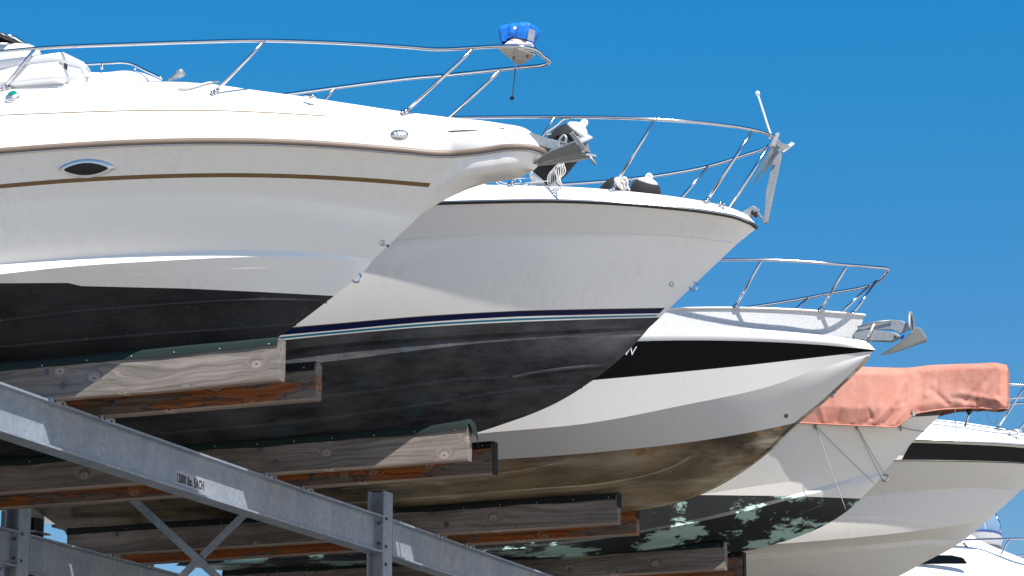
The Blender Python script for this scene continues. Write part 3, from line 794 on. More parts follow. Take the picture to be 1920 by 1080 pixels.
# ================================================================== boat 2
def boat_two():
    Yc = YC[1]; xs = XS
    b = thing('motor_boat', 'second white motor boat with navy and teal boot stripe and charcoal bottom, tall bow rail', 'motor boat', (-10, Yc, 5.4), BG)
    C0 = Line(Yc, [(0, 742), (300, 716), (500, 692), (640, 675), (906, 643), (1060, 633), (1190, 627)], 1.27, 1.8, 4.8, (1206, 628))
    C1 = Line(Yc, [(0, 712), (300, 690), (500, 668), (640, 652), (800, 641), (973, 630), (1100, 624), (1200, 619)], 1.25, 1.8, 4.8, (1211, 622))
    C2 = Line(Yc, [(0, 705), (300, 682), (500, 660), (640, 644), (800, 632.5), (973, 622.5), (1100, 617.5), (1205, 613)], 1.31, 1.8, 4.8, (1217, 615))
    K = Line(Yc, [(0, 520), (300, 492), (600, 465), (740, 450.5), (800, 445), (900, 439), (1000, 436.5), (1150, 437.5), (1280, 443), (1365, 453)], 1.375, 2.0, 4.8, (1382, 457), 0, .02)
    R1 = Line(Yc, [(0, 442), (300, 416), (600, 396), (815, 383), (900, 380.5), (1050, 379), (1150, 383), (1250, 391), (1330, 400), (1385, 411), (1410, 421)], 1.42, 2.2, 4.8, (1418, 428), 0, .085)
    keel = Keel(Yc, [(1217, 615), (1190, 645), (1150, 684), (1110, 714), (1050, 752), (1000, 775), (950, 793), (905, 808), (800, 834), (600, 855), (300, 872), (0, 885), (-400, 905)], C0.xe)
    DE = Line(Yc, [(0, 412), (300, 388), (600, 362), (850, 346), (950, 347.5), (1080, 351), (1180, 359), (1280, 371), (1340, 382), (1390, 398), (1408, 409)], 1.26, 2.2, 4.8, (1414, 418), 0, .05)
    bot = Strip(Yc, xs, keel, C0, .02, .03); b1 = Strip(Yc, xs, C0, C1); b2 = Strip(Yc, xs, C1, C2); low = Strip(Yc, xs, C2, K, .03, -.05); top = Strip(Yc, xs, K, R1, .01, -.01)
    gun = Strip(Yc, xs, R1, DE, .02)
    paint = poly([(0, 690), (300, 662), (500, 641), (640, 626.7), (800, 613), (950, 604.5), (1100, 599), (1240, 595)])
    mk('painted_bottom', join(bot.band(0, 1, 14), b1.band(0, 1, 3), b2.band(0, 1, 2), low.band(0, paint, 3)), M['b2'], b)
    def mp(*d): return (paint[0], paint[1] - np.interp(paint[0], [500, 640, 973, 1240], d))
    w1, t1, w2, n1 = mp(3, 2, 2.5, 2), mp(7, 6, 6.5, 5), mp(10, 8.4, 10, 7.5), mp(22, 20, 20, 17)
    w3 = mp(23.5, 21.2, 21, 18)
    s1 = low.find(1238, 586)[0]
    mk('boot_stripe', low.band(w2, n1, 2, 0, s1), M['navy'], b)
    mk('teal_line', low.band(w1, t1, 1, 0, s1), M['teal'], b)
    mk('hull', weld(join(low.band(paint, w1, 1, 0, s1), low.band(t1, w2, 1, 0, s1), low.band(w3, 1, 12, 0, s1), low.band(paint, 1, 14, s1, 1, ns=16), top.band(0, 1, 5, 0, s1), top.band(0, 1, 5, s1, 1, ns=16))), M['gel_grey'], b)
    mk('moulded_line', tube(linepts(K, xs, 120, .001), .0045, 6), M['gel_warm'], b)
    mk('stripe_edge', low.band(n1, w3, 1, 0, s1), M['tan'], b)
    mk('gunwale', gun.band(0, 1, 6), M['deck_white'], b)
    mk('deck', deck_lid(DE, xs, .01), M['deck_white'], b)
    mk('transom', transom([bot, b1, b2, low, top], xs, Yc), M['gel_grey'], b, False)
    lp = linepts(R1, xs, 150, .010, .006); full = lp + mir(lp, Yc)[::-1]
    mk('rub_rail', tube(full, .013, 10, ry=.016), M['rub_black'], b)
    mk('rub_rail_insert', tube([p + np.array([0, 0, .0]) + (0, 0, 0) for p in [q + np.array([0, -.014 if q[1] < Yc else .014, .004]) for q in full]], .0055, 6), M['stainless'], b)
    mk('seam_line', gun.band(.5, .53, 1), M['tan'], b)
    for pts in ([(961, 706), (1000, 699), (1070, 690), (1138, 684)], [(500, 752), (700, 733), (900, 708), (955, 707)], [(300, 812), (600, 785), (800, 757), (1000, 727), (1090, 722)]):
        mk('spray_strake', strake(bot, pts, .045, .024), M['b2'], b)
    eye_ring(b, 1300, 537, Yc, .032, .0075)
    dome_fitting(b, low, 1260, 533, .021, 'drain_fitting', M['stainless'])
    # cabin front corner showing behind
    q = [at(-200, 300, Yc - .45), at(840, 322, Yc - .45), at(880, 331, Yc - .45), at(925, 352, Yc - .45), at(925, 375, Yc - .45), at(-200, 375, Yc - .45)]
    cb = mk('cabin', bevel_vf(solid([p + np.array([0, .45, 0]) for p in q], (0, .9, 0)), .02, 2), M['deck_white'], b)
    g = [at(845, 333, Yc - .455), at(874, 336, Yc - .455), at(906, 350, Yc - .455), at(862, 350, Yc - .455)]
    mk('cabin_window', solid(g, (0, .02, 0)), M['glass'], cb, False)
    rl = rail(b, Yc, [(200, 240, 1.16), (600, 224, 1.10), (860, 220.5, 1.02), (1040, 219, .92), (1130, 220, .83), (1230, 224, .68), (1330, 231.5, .46), (1400, 241, .27), (1430, 248, .14)], (1449, 256), .0135)
    for (a, y, h), (c, d) in (((700, 222, 1.08), (600, 362)), ((1040, 220, .92), (957, 348)), ((1228, 225, .68), (1147, 357)), ((1412, 244, .22), (1324, 379))):
        stanchion(rl, gun.on(c, d), at(a, y, Yc - h), .0125, Yc)
    # staff light on the pulpit
    st = mk('staff_light', tube(spline([at(1447, 256, Yc), at(1443, 246, Yc), at(1432, 212, Yc), at(1421, 178, Yc)], 4), .0085, 8), M['gel_warm'], b)
    mk('lamp_globe', lathe([(-.02, .004), (-.014, .015), (0, .021), (.014, .015), (.02, .004)], at(1420.5, 175, Yc), (0, 0, 1), 14), M['white_vinyl'], st)
    mk('clamp', lathe([(-.02, .018), (.02, .018)], at(1447, 257, Yc), (1, 0, -.3), 12), M['stainless'], st)
    br = mk('bow_roller', bevel_vf(plate([(1388, 402), (1413, 387), (1421, 391), (1422, 397), (1408, 406), (1396, 410)], Yc, .06), .004, 1), M['galv_anchor'], b, False)
    mk('roller_wheel', lathe([(-.04, .02), (-.01, .014), (.01, .014), (.04, .02)], at(1415, 401, Yc), (0, 1, 0), 14), M['black_rubber'], br)
    for x, y in ((1350, 384), (1357, 386)): mk('cleat', join(tube([at(x, y + 2, Yc - .2), at(x, y - 4, Yc - .2)], .010, 8), tube([at(x - 3, y - 4, Yc - .2), at(x + 3, y - 4, Yc - .2)], .008, 8)), M['stainless'], b)
    return b, gun, Yc
boat2, gun2, Yc2 = boat_two()

def anchor_two():
    Y = Yc2
    t = thing('anchor', 'galvanised anchor hanging upright from the second bow rail, shank down', 'anchor', at(1450, 300, Y), AG)
    m = M['galv_anchor']
    mk('shank', bevel_vf(plate([(1455, 284), (1466, 288), (1462, 310), (1441, 410), (1440, 417), (1434, 420), (1430, 417), (1433, 412), (1437, 360), (1449, 305)], Y, .03), .003, 1), m, t, False)
    def tri(pts, ys, th=.012):
        P = [at(p[0], p[1], Y + y) for p, y in zip(pts, ys)]
        n = np.cross(P[1] - P[0], P[2] - P[0]); n = n / np.linalg.norm(n) * th
        return solid(P, n)
    mk('fluke', tri([(1453, 266), (1463, 277), (1450, 287), (1408, 341)], [-.12, -.08, -.06, -.10]), m, t, False)
    mk('fluke', tri([(1451, 286), (1461, 287), (1455, 296), (1413, 346)], [.03, .06, .06, .10]), m, t, False)
    mk('crown', join(bevel_vf(solid([at(x, y, Y + e) for x, y, e in ((1455, 254, -.08), (1465, 268, -.02), (1477, 271, .05), (1482, 275, .08), (1467, 286, .02), (1455, 281, -.05))], (.0, .016, .004)), .002, 1),
                     bar(at(1450, 275, Y - .14), at(1459, 250, Y - .04), .03, .014, (0, 1, 0)), bar(at(1466, 285, Y + .02), at(1487, 269, Y + .12), .03, .016, (0, 1, 0))), m, t, False)
    # chain to the roller
    c = thing('anchor_chain', 'short galvanised chain joining hanging anchor shank to the bow roller', 'chain', at(1425, 405, Y))
    pts = spline([at(1421, 393, Y), at(1422, 402, Y), at(1428, 408, Y), at(1434, 414, Y)], 3)
    for i in range(len(pts) - 1):
        p, q = pts[i], pts[i + 1]; d = (q - p) / np.linalg.norm(q - p); s = np.array([0, 1., 0]) if i % 2 else np.cross(d, [0, 1., 0])
        ctr = (p + q) / 2; L = np.linalg.norm(q - p) * .72
        lp = [ctr + d * L * math.cos(a) + s * .010 * math.sin(a) for a in np.linspace(0, 2 * math.pi, 12, endpoint=False)]
        mk('link', tube(lp, .0038, 6, True), M['galv_anchor'], c)
anchor_two()

# fenders and ropes on the second boat
FG = 'black and white fenders on the second boat'
def fender(label, p, q, r, capb=True):
    p = np.array(p); q = np.array(q); L = np.linalg.norm(q - p); a = (q - p) / L
    t = thing('fender', label, 'fender', p, FG)
    n = 16
    prof = [(L * (.14 + .72 * k / n), r * (1 - abs(2 * k / n - 1) ** 3.2 * .34)) for k in range(n + 1)]
    V, Fc = lathe(prof, p, a, 28)
    V = [v + (noise.noise(Vector(v) * 9) * .008) * np.array([1, 1, 1]) for v in V]
    mk('sleeve', (V, Fc), M['black_cloth'], t)
    for base, d in ((p, a), (q, -a)):
        h = r
        e = mk('end_cap', lathe([(-.0, .014), (.0, .026), (L * .035, .032), (L * .06, r * .38), (L * .10, r * .60), (L * .15, r * .70)], base, d, 24), M['white_vinyl'], t)
        s = np.cross(d, [0, 1., 0]); s /= np.linalg.norm(s)
        lp = [base + d * .005 + (d * math.cos(g) + s * math.sin(g)) * .022 for g in np.linspace(0, 2 * math.pi, 14, endpoint=False)]
        mk('eyelet', tube(lp, .0125, 8, True), M['white_vinyl'], e)
    return t
fender('big black fender with white ends leaning against the second boat rail behind the near anchor', at(1096, 230, Yc2 - .70), at(999, 348, Yc2 - .66), .155)
fender('black and white fender standing on the second foredeck, right of a rail post', at(1217, 331, Yc2 - .30), at(1198, 402, Yc2 - .22), .125)
fender('black fender lying half hidden behind the second foredeck rail post with roped white cap', at(1171, 338, Yc2 - .32), at(1128, 385, Yc2 - .2), .105)

def ropes():
    Y = Yc2 - .78
    t = thing('mooring_rope', 'coiled white mooring rope hung in loops on the second boat rail', 'rope', at(1040, 310, Y))
    for k in range(5):
        x0, x1 = 1056 - k * 2.4, 1029 + k * 4.2
        pts = [at(x0, 306 + k, Y - .02 * k), at(x0 + 4 - k * 2, 322, Y - .02 * k), at(x1 + 8, 342 + k * 1.5, Y - .02 * k), at(x1, 346 - k, Y - .02 * k), at(x1 - 2, 334 - k, Y - .02 * k), at(1040, 314, Y - .02 * k), at(1050, 307, Y - .02 * k)]
        mk('rope_loop', tube(spline(pts, 6), .0052, 7), M['rope'], t)
    u = thing('heaving_line', 'thin white line looping along the second foredeck below the near bow platform', 'rope', at(960, 335, Y))
    for pts in ([(923, 325), (927, 336), (940, 342), (975, 344), (1010, 341), (1033, 339)], [(930, 326), (945, 333), (975, 335), (1000, 333)], [(978, 322), (974, 335), (978, 344)], [(924, 326), (934, 345), (950, 348), (990, 346)]):
        mk('line', tube(spline([at(x, y, Y) for x, y in pts], 6), .0042, 6), M['rope'], u)
    v = thing('fender_rope', 'white rope tying the big leaning fender up to the second boat rail', 'rope', at(1040, 240, Y))
    mk('rope', tube(spline([at(x, y, Y) for x, y in ((1022, 252), (1032, 245), (1046, 235), (1056, 226), (1066, 222))], 6), .009, 7), M['rope'], v)
    mk('lashing', tube(spline([at(x, y, Y) for x, y in ((1022, 253), (1045, 251), (1070, 252), (1088, 259))], 6), .005, 6), M['rope'], v)
    w = thing('fender_lanyard', 'white rope loop through the eye of a foredeck fender by the rail post', 'rope', at(1168, 340, Yc2 - .35))
    mk('rope', tube(spline([at(x, y, Yc2 - .36) for x, y in ((1163, 352), (1164, 338), (1170, 334), (1176, 338), (1177, 350), (1181, 357))], 6), .007, 7), M['rope'], w)
ropes()

# ================================================================== boat 3
def boat_three():
    Yc = YC[2]; xs = -13.97
    b = thing('motor_boat', 'third boat, silver hull with black upper band, speckled bulwark and bronze stained bottom', 'motor boat', (-10, Yc, 5.4), BG)
    C1 = Line(Yc, [(100, 888), (400, 862), (650, 838), (907, 812), (1107, 793), (1280, 760), (1447, 723), (1540, 690), (1610, 669)], 1.32, 1.75, 4.8, (1634, 663))
    B1 = Line(Yc, [(100, 800), (400, 775), (800, 742), (1110, 713), (1250, 700), (1400, 685), (1540, 669), (1620, 660)], 1.38, 1.9, 4.8, (1638, 659))
    R1 = Line(Yc, [(100, 720), (400, 695), (800, 664), (1150, 641.5), (1250, 638.5), (1350, 638.5), (1450, 641.5), (1550, 647.5), (1620, 654)], 1.42, 2.1, 4.8, (1641, 656.5), 0, .02)
    R2 = Line(Yc, [(100, 690), (400, 668), (800, 638), (1150, 614), (1240, 611), (1330, 612.5), (1430, 618.5), (1540, 628), (1605, 636)], 1.40, 2.1, 4.8, (1630, 641), 0, .03)
    R3 = Line(Yc, [(100, 692), (400, 669), (800, 639), (1150, 615), (1240, 612), (1330, 613.5), (1430, 619.5), (1540, 628.5), (1590, 633)], 1.36, 2.2, 4.8, (1607, 635))
    BW = Line(Yc, [(100, 660), (400, 640), (800, 606), (1150, 584), (1250, 579.5), (1330, 577.5), (1400, 578), (1500, 581.5), (1590, 588)], 1.33, 2.1, 4.8, (1621, 591), 0, .01)
    keel = Keel(Yc, [(1634, 663), (1605, 695), (1580, 719), (1540, 756), (1500, 788), (1480, 805), (1450, 836), (1400, 876), (1340, 912), (1280, 937), (1220, 951), (1165, 957), (1000, 969), (700, 985), (400, 993), (127, 997)], C1.xe)
    bot = Strip(Yc, xs, keel, C1, .02, .04); mid = Strip(Yc, xs, C1, B1, .0); band = Strip(Yc, xs, B1, R1, .0); rub = Strip(Yc, xs, R1, R2, .035); bul = Strip(Yc, xs, R3, BW, .0, -.01)
    paint = poly([(0, 935), (300, 915), (640, 888), (930, 862), (1060, 853), (1200, 840), (1300, 828), (1400, 812), (1500, 791), (1600, 770)])
    mk('painted_bottom', bot.band(0, paint, 12), M['b3'], b)
    mk('hull', join(bot.band(paint, 1, 8), mid.band(0, 1, 6)), M['gel_silver'], b)
    mk('black_band', band.band(0, 1, 6), M['black_gel'], b)
    mk('white_rubbing_band', rub.band(0, 1, 6), M['deck_white'], b)
    mk('bulwark', bul.band(0, 1, 6), M['speckle'], b)
    lp = linepts(BW, xs, 120, .004, .0); full = lp + mir(lp, Yc)[::-1]
    mk('bulwark_cap', tube(full, .014, 8, ry=.012), M['gel_warm'], b)
    mk('deck', deck_lid(R3, xs, .01), M['deck_white'], b)
    mk('transom', transom([bot, mid, band, rub], xs, Yc), M['gel_silver'], b, False)
    kp = []
    for i in range(110):
        x = xs + (keel.x[-1] - .02 - xs) * gs(i / 109); kp.append(np.array([x, Yc, keel.z(x)]))
    mk('keel_strip', tube(kp, .016, 8), M['b3'], b)
    for pts in ([(640, 946), (840, 931), (1000, 919), (1150, 905), (1250, 880), (1313, 850)], [(640, 918), (800, 905), (900, 894), (1000, 880), (1066, 865)]):
        mk('spray_strake', strake(bot, pts, .075, .045), M['b3'], b)
    for pts in ([(1233, 842), (1250, 880)], [(1246, 894), (1275, 935)], [(1056, 855), (1076, 890)], [(1330, 870), (1353, 905)]):
        mk('panel_seam', strake(bot, pts, .008, .003), M['steel_dark'], b)
    eye_ring(b, 1560, 737, Yc, .034, .008)
    dome_fitting(b, bot, 1474, 779.5, .020, 'drain_fitting', M['steel_dark'])
    rl = rail(b, Yc, [(900, 500, 1.2), (1200, 490, 1.05), (1355, 487, .88), (1425, 487, .77), (1500, 490, .62), (1590, 497, .40), (1640, 501, .17)], (1664, 504), .0135)
    for (a, y, h), (c, d) in (((1230, 490, 1.02), (1180, 583)), ((1428, 488, .765), (1378, 577)), ((1588, 498, .405), (1538, 583))):
        stanchion(rl, bul.on(c, d), at(a, y, Yc - h), .0125, Yc)
    stanchion(rl, at(1598, 590, Yc + .04), np.array(mir([at(1612, 498.5, Yc - .30)], Yc)[0]), .0125, Yc, False)
    # registration letters on the black band
    p0 = band.on(1149, 667, .006); p1 = band.on(1196, 665.5, .006); p2 = band.on(1170, 648, .006)
    lettering('NW', p0, p1, p2, .112, 'registration_lettering', M['letter_white'], b, .22)
    # roller and stern gear
    br = mk('bow_roller', bevel_vf(plate([(1600, 628), (1610, 618), (1680, 625), (1690, 632), (1672, 641), (1604, 638)], Yc, .07), .004, 1), M['galv_anchor'], b, False)
    mk('roller_pin', lathe([(-.05, .011), (.05, .011)], at(1681, 632, Yc), (0, 1, 0), 10), M['steel_dark'], br)
    mk('roller_strut', bar(at(1628, 632, Yc - .04), at(1639, 606, Yc - .04), .012, .018, (0, 1, 0)), M['gel_warm'], br, False)
    sp = mk('swim_platform', box((xs - .42, Yc - .85, 5.755), (xs - .005, Yc + 1.15, 5.83), .02), M['gel_grey'], b, False)
    tt = mk('trim_tab', box((xs - .16, Yc - .02, 5.655), (xs + .0, Yc + .22, 5.685), .006), M['steel_dark'], b, False)
    mk('tab_actuator', tube([np.array([xs - .10, Yc + .1, 5.685]), np.array([xs - .01, Yc + .1, 5.76])], .022, 10), M['black_rubber'], tt)
    sd = mk('stern_drive', join(box((xs - .72, Yc - .11, 5.52), (xs - .30, Yc + .11, 5.95), .04), box((xs - .66, Yc - .05, 5.10), (xs - .34, Yc + .05, 5.54), .03), box((xs - .30, Yc - .08, 5.80), (xs + .0, Yc + .08, 5.95), .02)), M['black_rubber'], b, False)
    mk('cavitation_plate', box((xs - .80, Yc - .15, 5.60), (xs - .26, Yc + .15, 5.615), .004, 1), M['galv_anchor'], sd, False)
    mk('propeller', join(lathe([(0, .02), (.03, .05), (.16, .055), (.20, .03)], (xs - .64, Yc, 5.22), (-1, 0, 0), 16), *[solid([np.array([xs - .74, Yc, 5.22]) + np.array([dx, math.cos(g + o_) * rr, math.sin(g + o_) * rr]) for dx, o_, rr in ((.04, -.3, .05), (.05, -.45, .17), (-.02, .25, .19), (-.05, .4, .05))], (.008, 0, 0)) for g in (0.3, 2.4, 4.5)]), M['galv_anchor'], sd, False)
    return b, Yc

def lettering(txt, p0, p1, p2, size, name, mat, parent, shear=0.0, sx=1.0, extr=.0015, bold=0, space=1.0):
    """flat lettering laid on a surface: p0 baseline start, p1 along the baseline, p2 above"""
    cu = bpy.data.curves.new('lettering', 'FONT'); cu.body = txt; cu.size = size; cu.offset = bold; cu.space_character = space; cu.extrude = extr; cu.shear = shear
    o = bpy.data.objects.new('tmp', cu); COL.objects.link(o)
    dg = bpy.context.evaluated_depsgraph_get(); me = bpy.data.meshes.new_from_object(o.evaluated_get(dg))
    bpy.data.objects.remove(o)
    ex = p1 - p0; ex /= np.linalg.norm(ex); ez = np.cross(ex, p2 - p0); ez /= np.linalg.norm(ez); ey = np.cross(ez, ex)
    V = [p0 + ex * v.co.x * sx + ey * v.co.y + ez * v.co.z for v in me.vertices]; Fc = [tuple(p.vertices) for p in me.polygons]
    bpy.data.meshes.remove(me)
    return mk(name, (V, Fc), mat, parent, False)
boat3, Yc3 = boat_three()

def anchor_three():
    Y = Yc3
    t = thing('anchor', 'grey roll bar anchor with hoop and curved fluke on the third bow roller', 'anchor', at(1670, 620, Y), AG)
    m = M['galv_anchor']
    sh = [(1610, 612), (1640, 603), (1668, 600), (1690, 601), (1702, 608), (1707, 616), (1700, 621), (1688, 626), (1682, 622), (1672, 618), (1655, 618), (1610, 625)]
    mk('shank', bevel_vf(plate(sh, Y - .01, .03), .004, 1), m, t, False)
    mk('shank_rod', tube([at(1608, 613, Y - .05), at(1640, 604, Y - .05), at(1672, 601, Y - .04)], .008, 8), m, t)
    mk('link_bar', tube([at(1630, 630, Y - .06), at(1639, 607, Y - .06)], .009, 8), M['gel_warm'], t)
    # concave fluke: spoon from the point to the wide heel
    V = []; Fc = []; ns, nw = 14, 10
    tip = at(1652, 664, Y); 
    path = spline([at(1652, 664, Y), at(1676, 653, Y), at(1698, 641, Y), at(1713, 631, Y), at(1725, 623, Y)], 4)
    for i, p in enumerate(path):
        u = i / (len(path) - 1); w = .21 * u ** .75
        for k in range(nw + 1):
            s = k / nw * 2 - 1
            V.append(p + np.array([.05 * u * s * 0, w * s, -.075 * (s * s) * u + (.04 * u)]) + np.array([0.02 * s * u, 0, 0]))
    n1 = len(path)
    for i in range(n1 - 1):
        for k in range(nw): Fc.append((i*(nw+1)+k, i*(nw+1)+k+1, (i+1)*(nw+1)+k+1, (i+1)*(nw+1)+k))
    V2 = [v + np.array([-.008, 0, -.012]) for v in V]; n = len(V)
    Fc2 = [tuple(j + n for j in f[::-1]) for f in Fc]
    edge = []
    r = nw + 1
    for i in range(n1 - 1):
        edge += [(i*r, (i+1)*r, n + (i+1)*r, n + i*r), (i*r+nw, n+i*r+nw, n+(i+1)*r+nw, (i+1)*r+nw)]
    for k in range(nw): edge.append(((n1-1)*r+k, (n1-1)*r+k+1, n+(n1-1)*r+k+1, n+(n1-1)*r+k))
    mk('fluke', (V + V2, Fc + Fc2 + edge), m, t)
    hp = []
    for g in np.linspace(0, math.pi, 22):
        hp.append(np.array([at(1709, 622, Y)[0] + .02 * math.cos(g), Y - .17 * math.cos(g), at(1709, 622, Y)[2] - .02 + .19 * math.sin(g) ** .7]))
    mk('roll_bar', tube(hp, .015, 10), m, t)
    lab = mk('fluke_sticker', plate([(1690, 630), (1696, 627), (1694, 634), (1689, 637)], Y - .05, .004), plain('blue_sticker', (.02, .08, .5), .4), t, False)
    mk('pivot_bolt', lathe([(-.04, .014), (.04, .014)], at(1681, 632, Y), (0, 1, 0), 10), M['steel_dark'], t)
anchor_three()

# ================================================================== boat 4
def boat_four():
    Yc = YC[3]; xs = -13.85
    b = thing('motor_boat', 'fourth boat, ivory hull with peeling black and mint bottom under a salmon cover', 'motor boat', (-10, Yc, 5.4), BG)
    C1 = Line(Yc, [(500, 1052), (800, 1040), (1100, 1015), (1250, 990), (1400, 958), (1490, 934), (1560, 916), (1640, 890)], 1.22, 1.7, 4.8, (1655, 887))
    C2 = Line(Yc, [(500, 1048), (800, 1035), (1100, 1010), (1250, 985), (1400, 951), (1490, 927), (1560, 907), (1640, 883)], 1.14, 1.7, 4.8, (1659, 883))
    K = Line(Yc, [(500, 985), (900, 965), (1100, 948), (1323, 926), (1413, 912), (1547, 893), (1640, 873)], 1.22, 1.75, 4.8, (1668, 872))
    R1 = Line(Yc, [(500, 870), (900, 845), (1200, 812), (1500, 788), (1690, 783), (1740, 780)], 1.28, 2.1, 4.8, (1762, 779), 0, .02)
    R2 = Line(Yc, [(500, 850), (900, 825), (1200, 795), (1500, 774), (1690, 772), (1735, 770.5)], 1.26, 2.1, 4.8, (1765, 772), 0, .02)
    keel = Keel(Yc, [(1659, 883), (1650, 897), (1620, 929), (1590, 957), (1550, 983), (1500, 1005), (1450, 1021), (1420, 1029), (1365, 1037), (1200, 1049), (900, 1060), (445, 1070)], C1.xe)
    bot = Strip(Yc, xs, keel, C1, .02, .03); lip = Strip(Yc, xs, C1, C2); low = Strip(Yc, xs, C2, K); top = Strip(Yc, xs, K, R1, .0, -.02); gun = Strip(Yc, xs, R1, R2, .01)
    paint = poly([(0, 940), (1000, 930), (1315, 928), (1480, 930), (1615, 935), (1700, 938)], 1)
    mk('painted_bottom', join(bot.band(0, paint, 12), lip.band(0, paint, 2), low.band(0, paint, 3), top.band(0, paint, 3)), M['b4'], b)
    mk('hull', join(bot.band(paint, 1, 6), lip.band(paint, 1, 2), low.band(paint, 1, 4), top.band(paint, 1, 10)), M['gel_warm'], b)
    mk('gunwale', gun.band(0, 1, 3), M['rub_black'], b)
    mk('deck', deck_lid(R2, xs, .01), M['deck_white'], b)
    mk('transom', transom([bot, lip, low, top], xs, Yc), M['gel_warm'], b, False)
    mk('spray_strake', strake(bot, [(900, 1050), (1200, 1028), (1400, 996), (1500, 962), (1575, 935)], .03, .014), M['b4'], b)
    eye_ring(b, 1659, 896, Yc, .034, .008)
    return b, top, Yc
boat4, top4, Yc4 = boat_four()

def cover():
    Yc = Yc4
    t = thing('boat_cover', 'faded salmon canvas cover draped over the fourth bow and its pulpit, lower hem roped', 'boat cover', at(1700, 760, Yc), None)
    NX, NV = 300, 52
    topl = poly([(1250, 676), (1450, 680), (1605, 687), (1660, 689), (1708, 689), (1740, 685), (1780, 683), (1835, 681.5), (1870, 681), (1882, 684)])
    botl = poly([(1250, 790), (1480, 792), (1560, 796), (1640, 799), (1686, 798), (1698, 788), (1712, 778), (1740, 771.5), (1765, 768), (1800, 766), (1840, 765.5), (1870, 767), (1884, 764)], 4)
    x0, x1 = 1250, 1884
    def hbx(px):
        u = (px - x0) / (x1 - x0)
        return float(np.interp(px, [1250, 1500, 1650, 1720, 1790, 1850, 1884], [1.10, .73, .46, .24, .13, .11, .10]))
    V = []; Fc = []
    # hand-laid creases: start and end on the cloth, depth, width
    FOLDS = [((1703, 695), (1693, 755), -.020, 4), ((1697, 715), (1672, 762), .016, 5), ((1659, 730), (1640, 765), -.010, 5), ((1630, 700), (1628, 762), .008, 8),
             ((1747, 730), (1776, 756), -.016, 5), ((1740, 690), (1736, 740), .012, 6), ((1760, 688), (1757, 742), -.010, 5), ((1878, 690), (1826, 762), .022, 5), ((1866, 694), (1812, 752), -.020, 6),
             ((1848, 705), (1836, 745), .012, 5), ((1742, 706), (1722, 768), -.018, 6), ((1720, 712), (1713, 770), .016, 6), ((1800, 700), (1790, 740), .010, 8), ((1786, 745), (1850, 758), -.018, 5), ((1800, 736), (1870, 750), .016, 5),
             ((1600, 700), (1590, 765), .008, 10), ((1560, 705), (1552, 765), -.008, 9), ((1520, 700), (1530, 760), .007, 10), ((1680, 690), (1684, 750), .010, 7),
             ((1627, 766), (1634, 785), -.014, 4), ((1664, 767), (1640, 794), .016, 4), ((1680, 770), (1656, 795), -.016, 4), ((1696, 772), (1676, 797), .016, 4), ((1650, 766), (1622, 794), -.012, 4), ((1610, 766), (1600, 792), .012, 4), ((1575, 766), (1570, 790), -.010, 4), ((1540, 766), (1545, 790), .010, 4),
             ((1860, 740), (1882, 762), .016, 4), ((1700, 690), (1720, 700), -.01, 5), ((1640, 690), (1700, 694), .008, 4)]
    FA = [np.array(f[0], float) for f in FOLDS]; FB = [np.array(f[1], float) for f in FOLDS]
    def fold(px, v):
        y = np.interp(px, *botl) + (np.interp(px, *topl) - np.interp(px, *botl)) * v
        P = np.array([px, y]); a = .020 * noise.noise((px * .011, v * 1.2, 5.5)) + .006 * noise.noise((px * .045, v * 3.0, 2.5)) + .0022 * noise.noise((px * .16, v * 9, 7.5))
        for A, B, f in zip(FA, FB, FOLDS):
            d = B - A; L2 = d @ d; u = min(1, max(0, ((P - A) @ d) / L2)); q = P - (A + d * u)
            r = np.linalg.norm(q) / f[3]
            if r < 3: a += f[2] * .95 * math.exp(-r * r) * (.35 + .65 * u)
        return a
    cols = NX + 1
    for i in range(cols):
        px = x0 + (x1 - x0) * i / NX; hb = hbx(px)
        yt = np.interp(px, *topl); yb = np.interp(px, *botl)
        nar = 1 if px < 1700 else 0
        row = []
        for j in range(NV + 1):
            v = j / NV
            y = yb + (yt - yb) * v
            tuck = 0
            if px < 1705: tuck = .05 * max(0, (.30 - v) / .30) * min(1, (1705 - px) / 25)
            else: tuck = .03 * max(0, (.18 - v) / .18) ** 1.5
            rnd = (.10 if px < 1700 else .04) * max(0, (v - .86) / .14) ** 2.0
            hh = hb - tuck - rnd + fold(px, v) * (1 if v < .95 else .5)
            row.append(at(px, y, Yc - hh))
        V.append(row)
    # round the front end and mirror to the port side
    VV = []
    for i, row in enumerate(V):
        u = i / NX; e = max(0, (u - .985) / .015); k = math.sqrt(max(0, 1 - e * e))
        r2 = []
        for j, p in enumerate(row):
            h = (Yc - p[1]) * (k if k > .15 else .15)
            # keep the traced outline: x shrinks with the rounding
            r2.append(np.array([p[0] + (Yc - p[1] - h) * .22, Yc - h, p[2]]))
        cr = r2[-1]
        r2 += [np.array([cr[0], Yc - (Yc - cr[1]) * f, cr[2] + .012 * math.sin(math.pi / 2 * (1 - f))]) for f in (.66, .33)]
        r2 += [np.array([cr[0], Yc, cr[2] + .012])]
        full = r2 + [np.array([p[0], 2 * Yc - p[1], p[2]]) for p in r2[-2::-1]]
        VV.append(full)
    m = len(VV[0]); flat = [p for r in VV for p in r]
    for i in range(NX):
        for j in range(m - 1): Fc.append((i*m+j, (i+1)*m+j, (i+1)*m+j+1, i*m+j+1))
    Fc.append(tuple(NX * m + j for j in range(m)))
    mk('canvas', (flat, Fc), M['canvas'], t)
    # hem along the near edge
    hem = [VV[i][0] + np.array([0, -.004, 0]) for i in range(0, NX + 1, 3)]
    mk('hem', tube(hem, .008, 6), M['canvas'], t)
    # hooks and tie cords
    ring = at(1658, 893, Yc - .02)
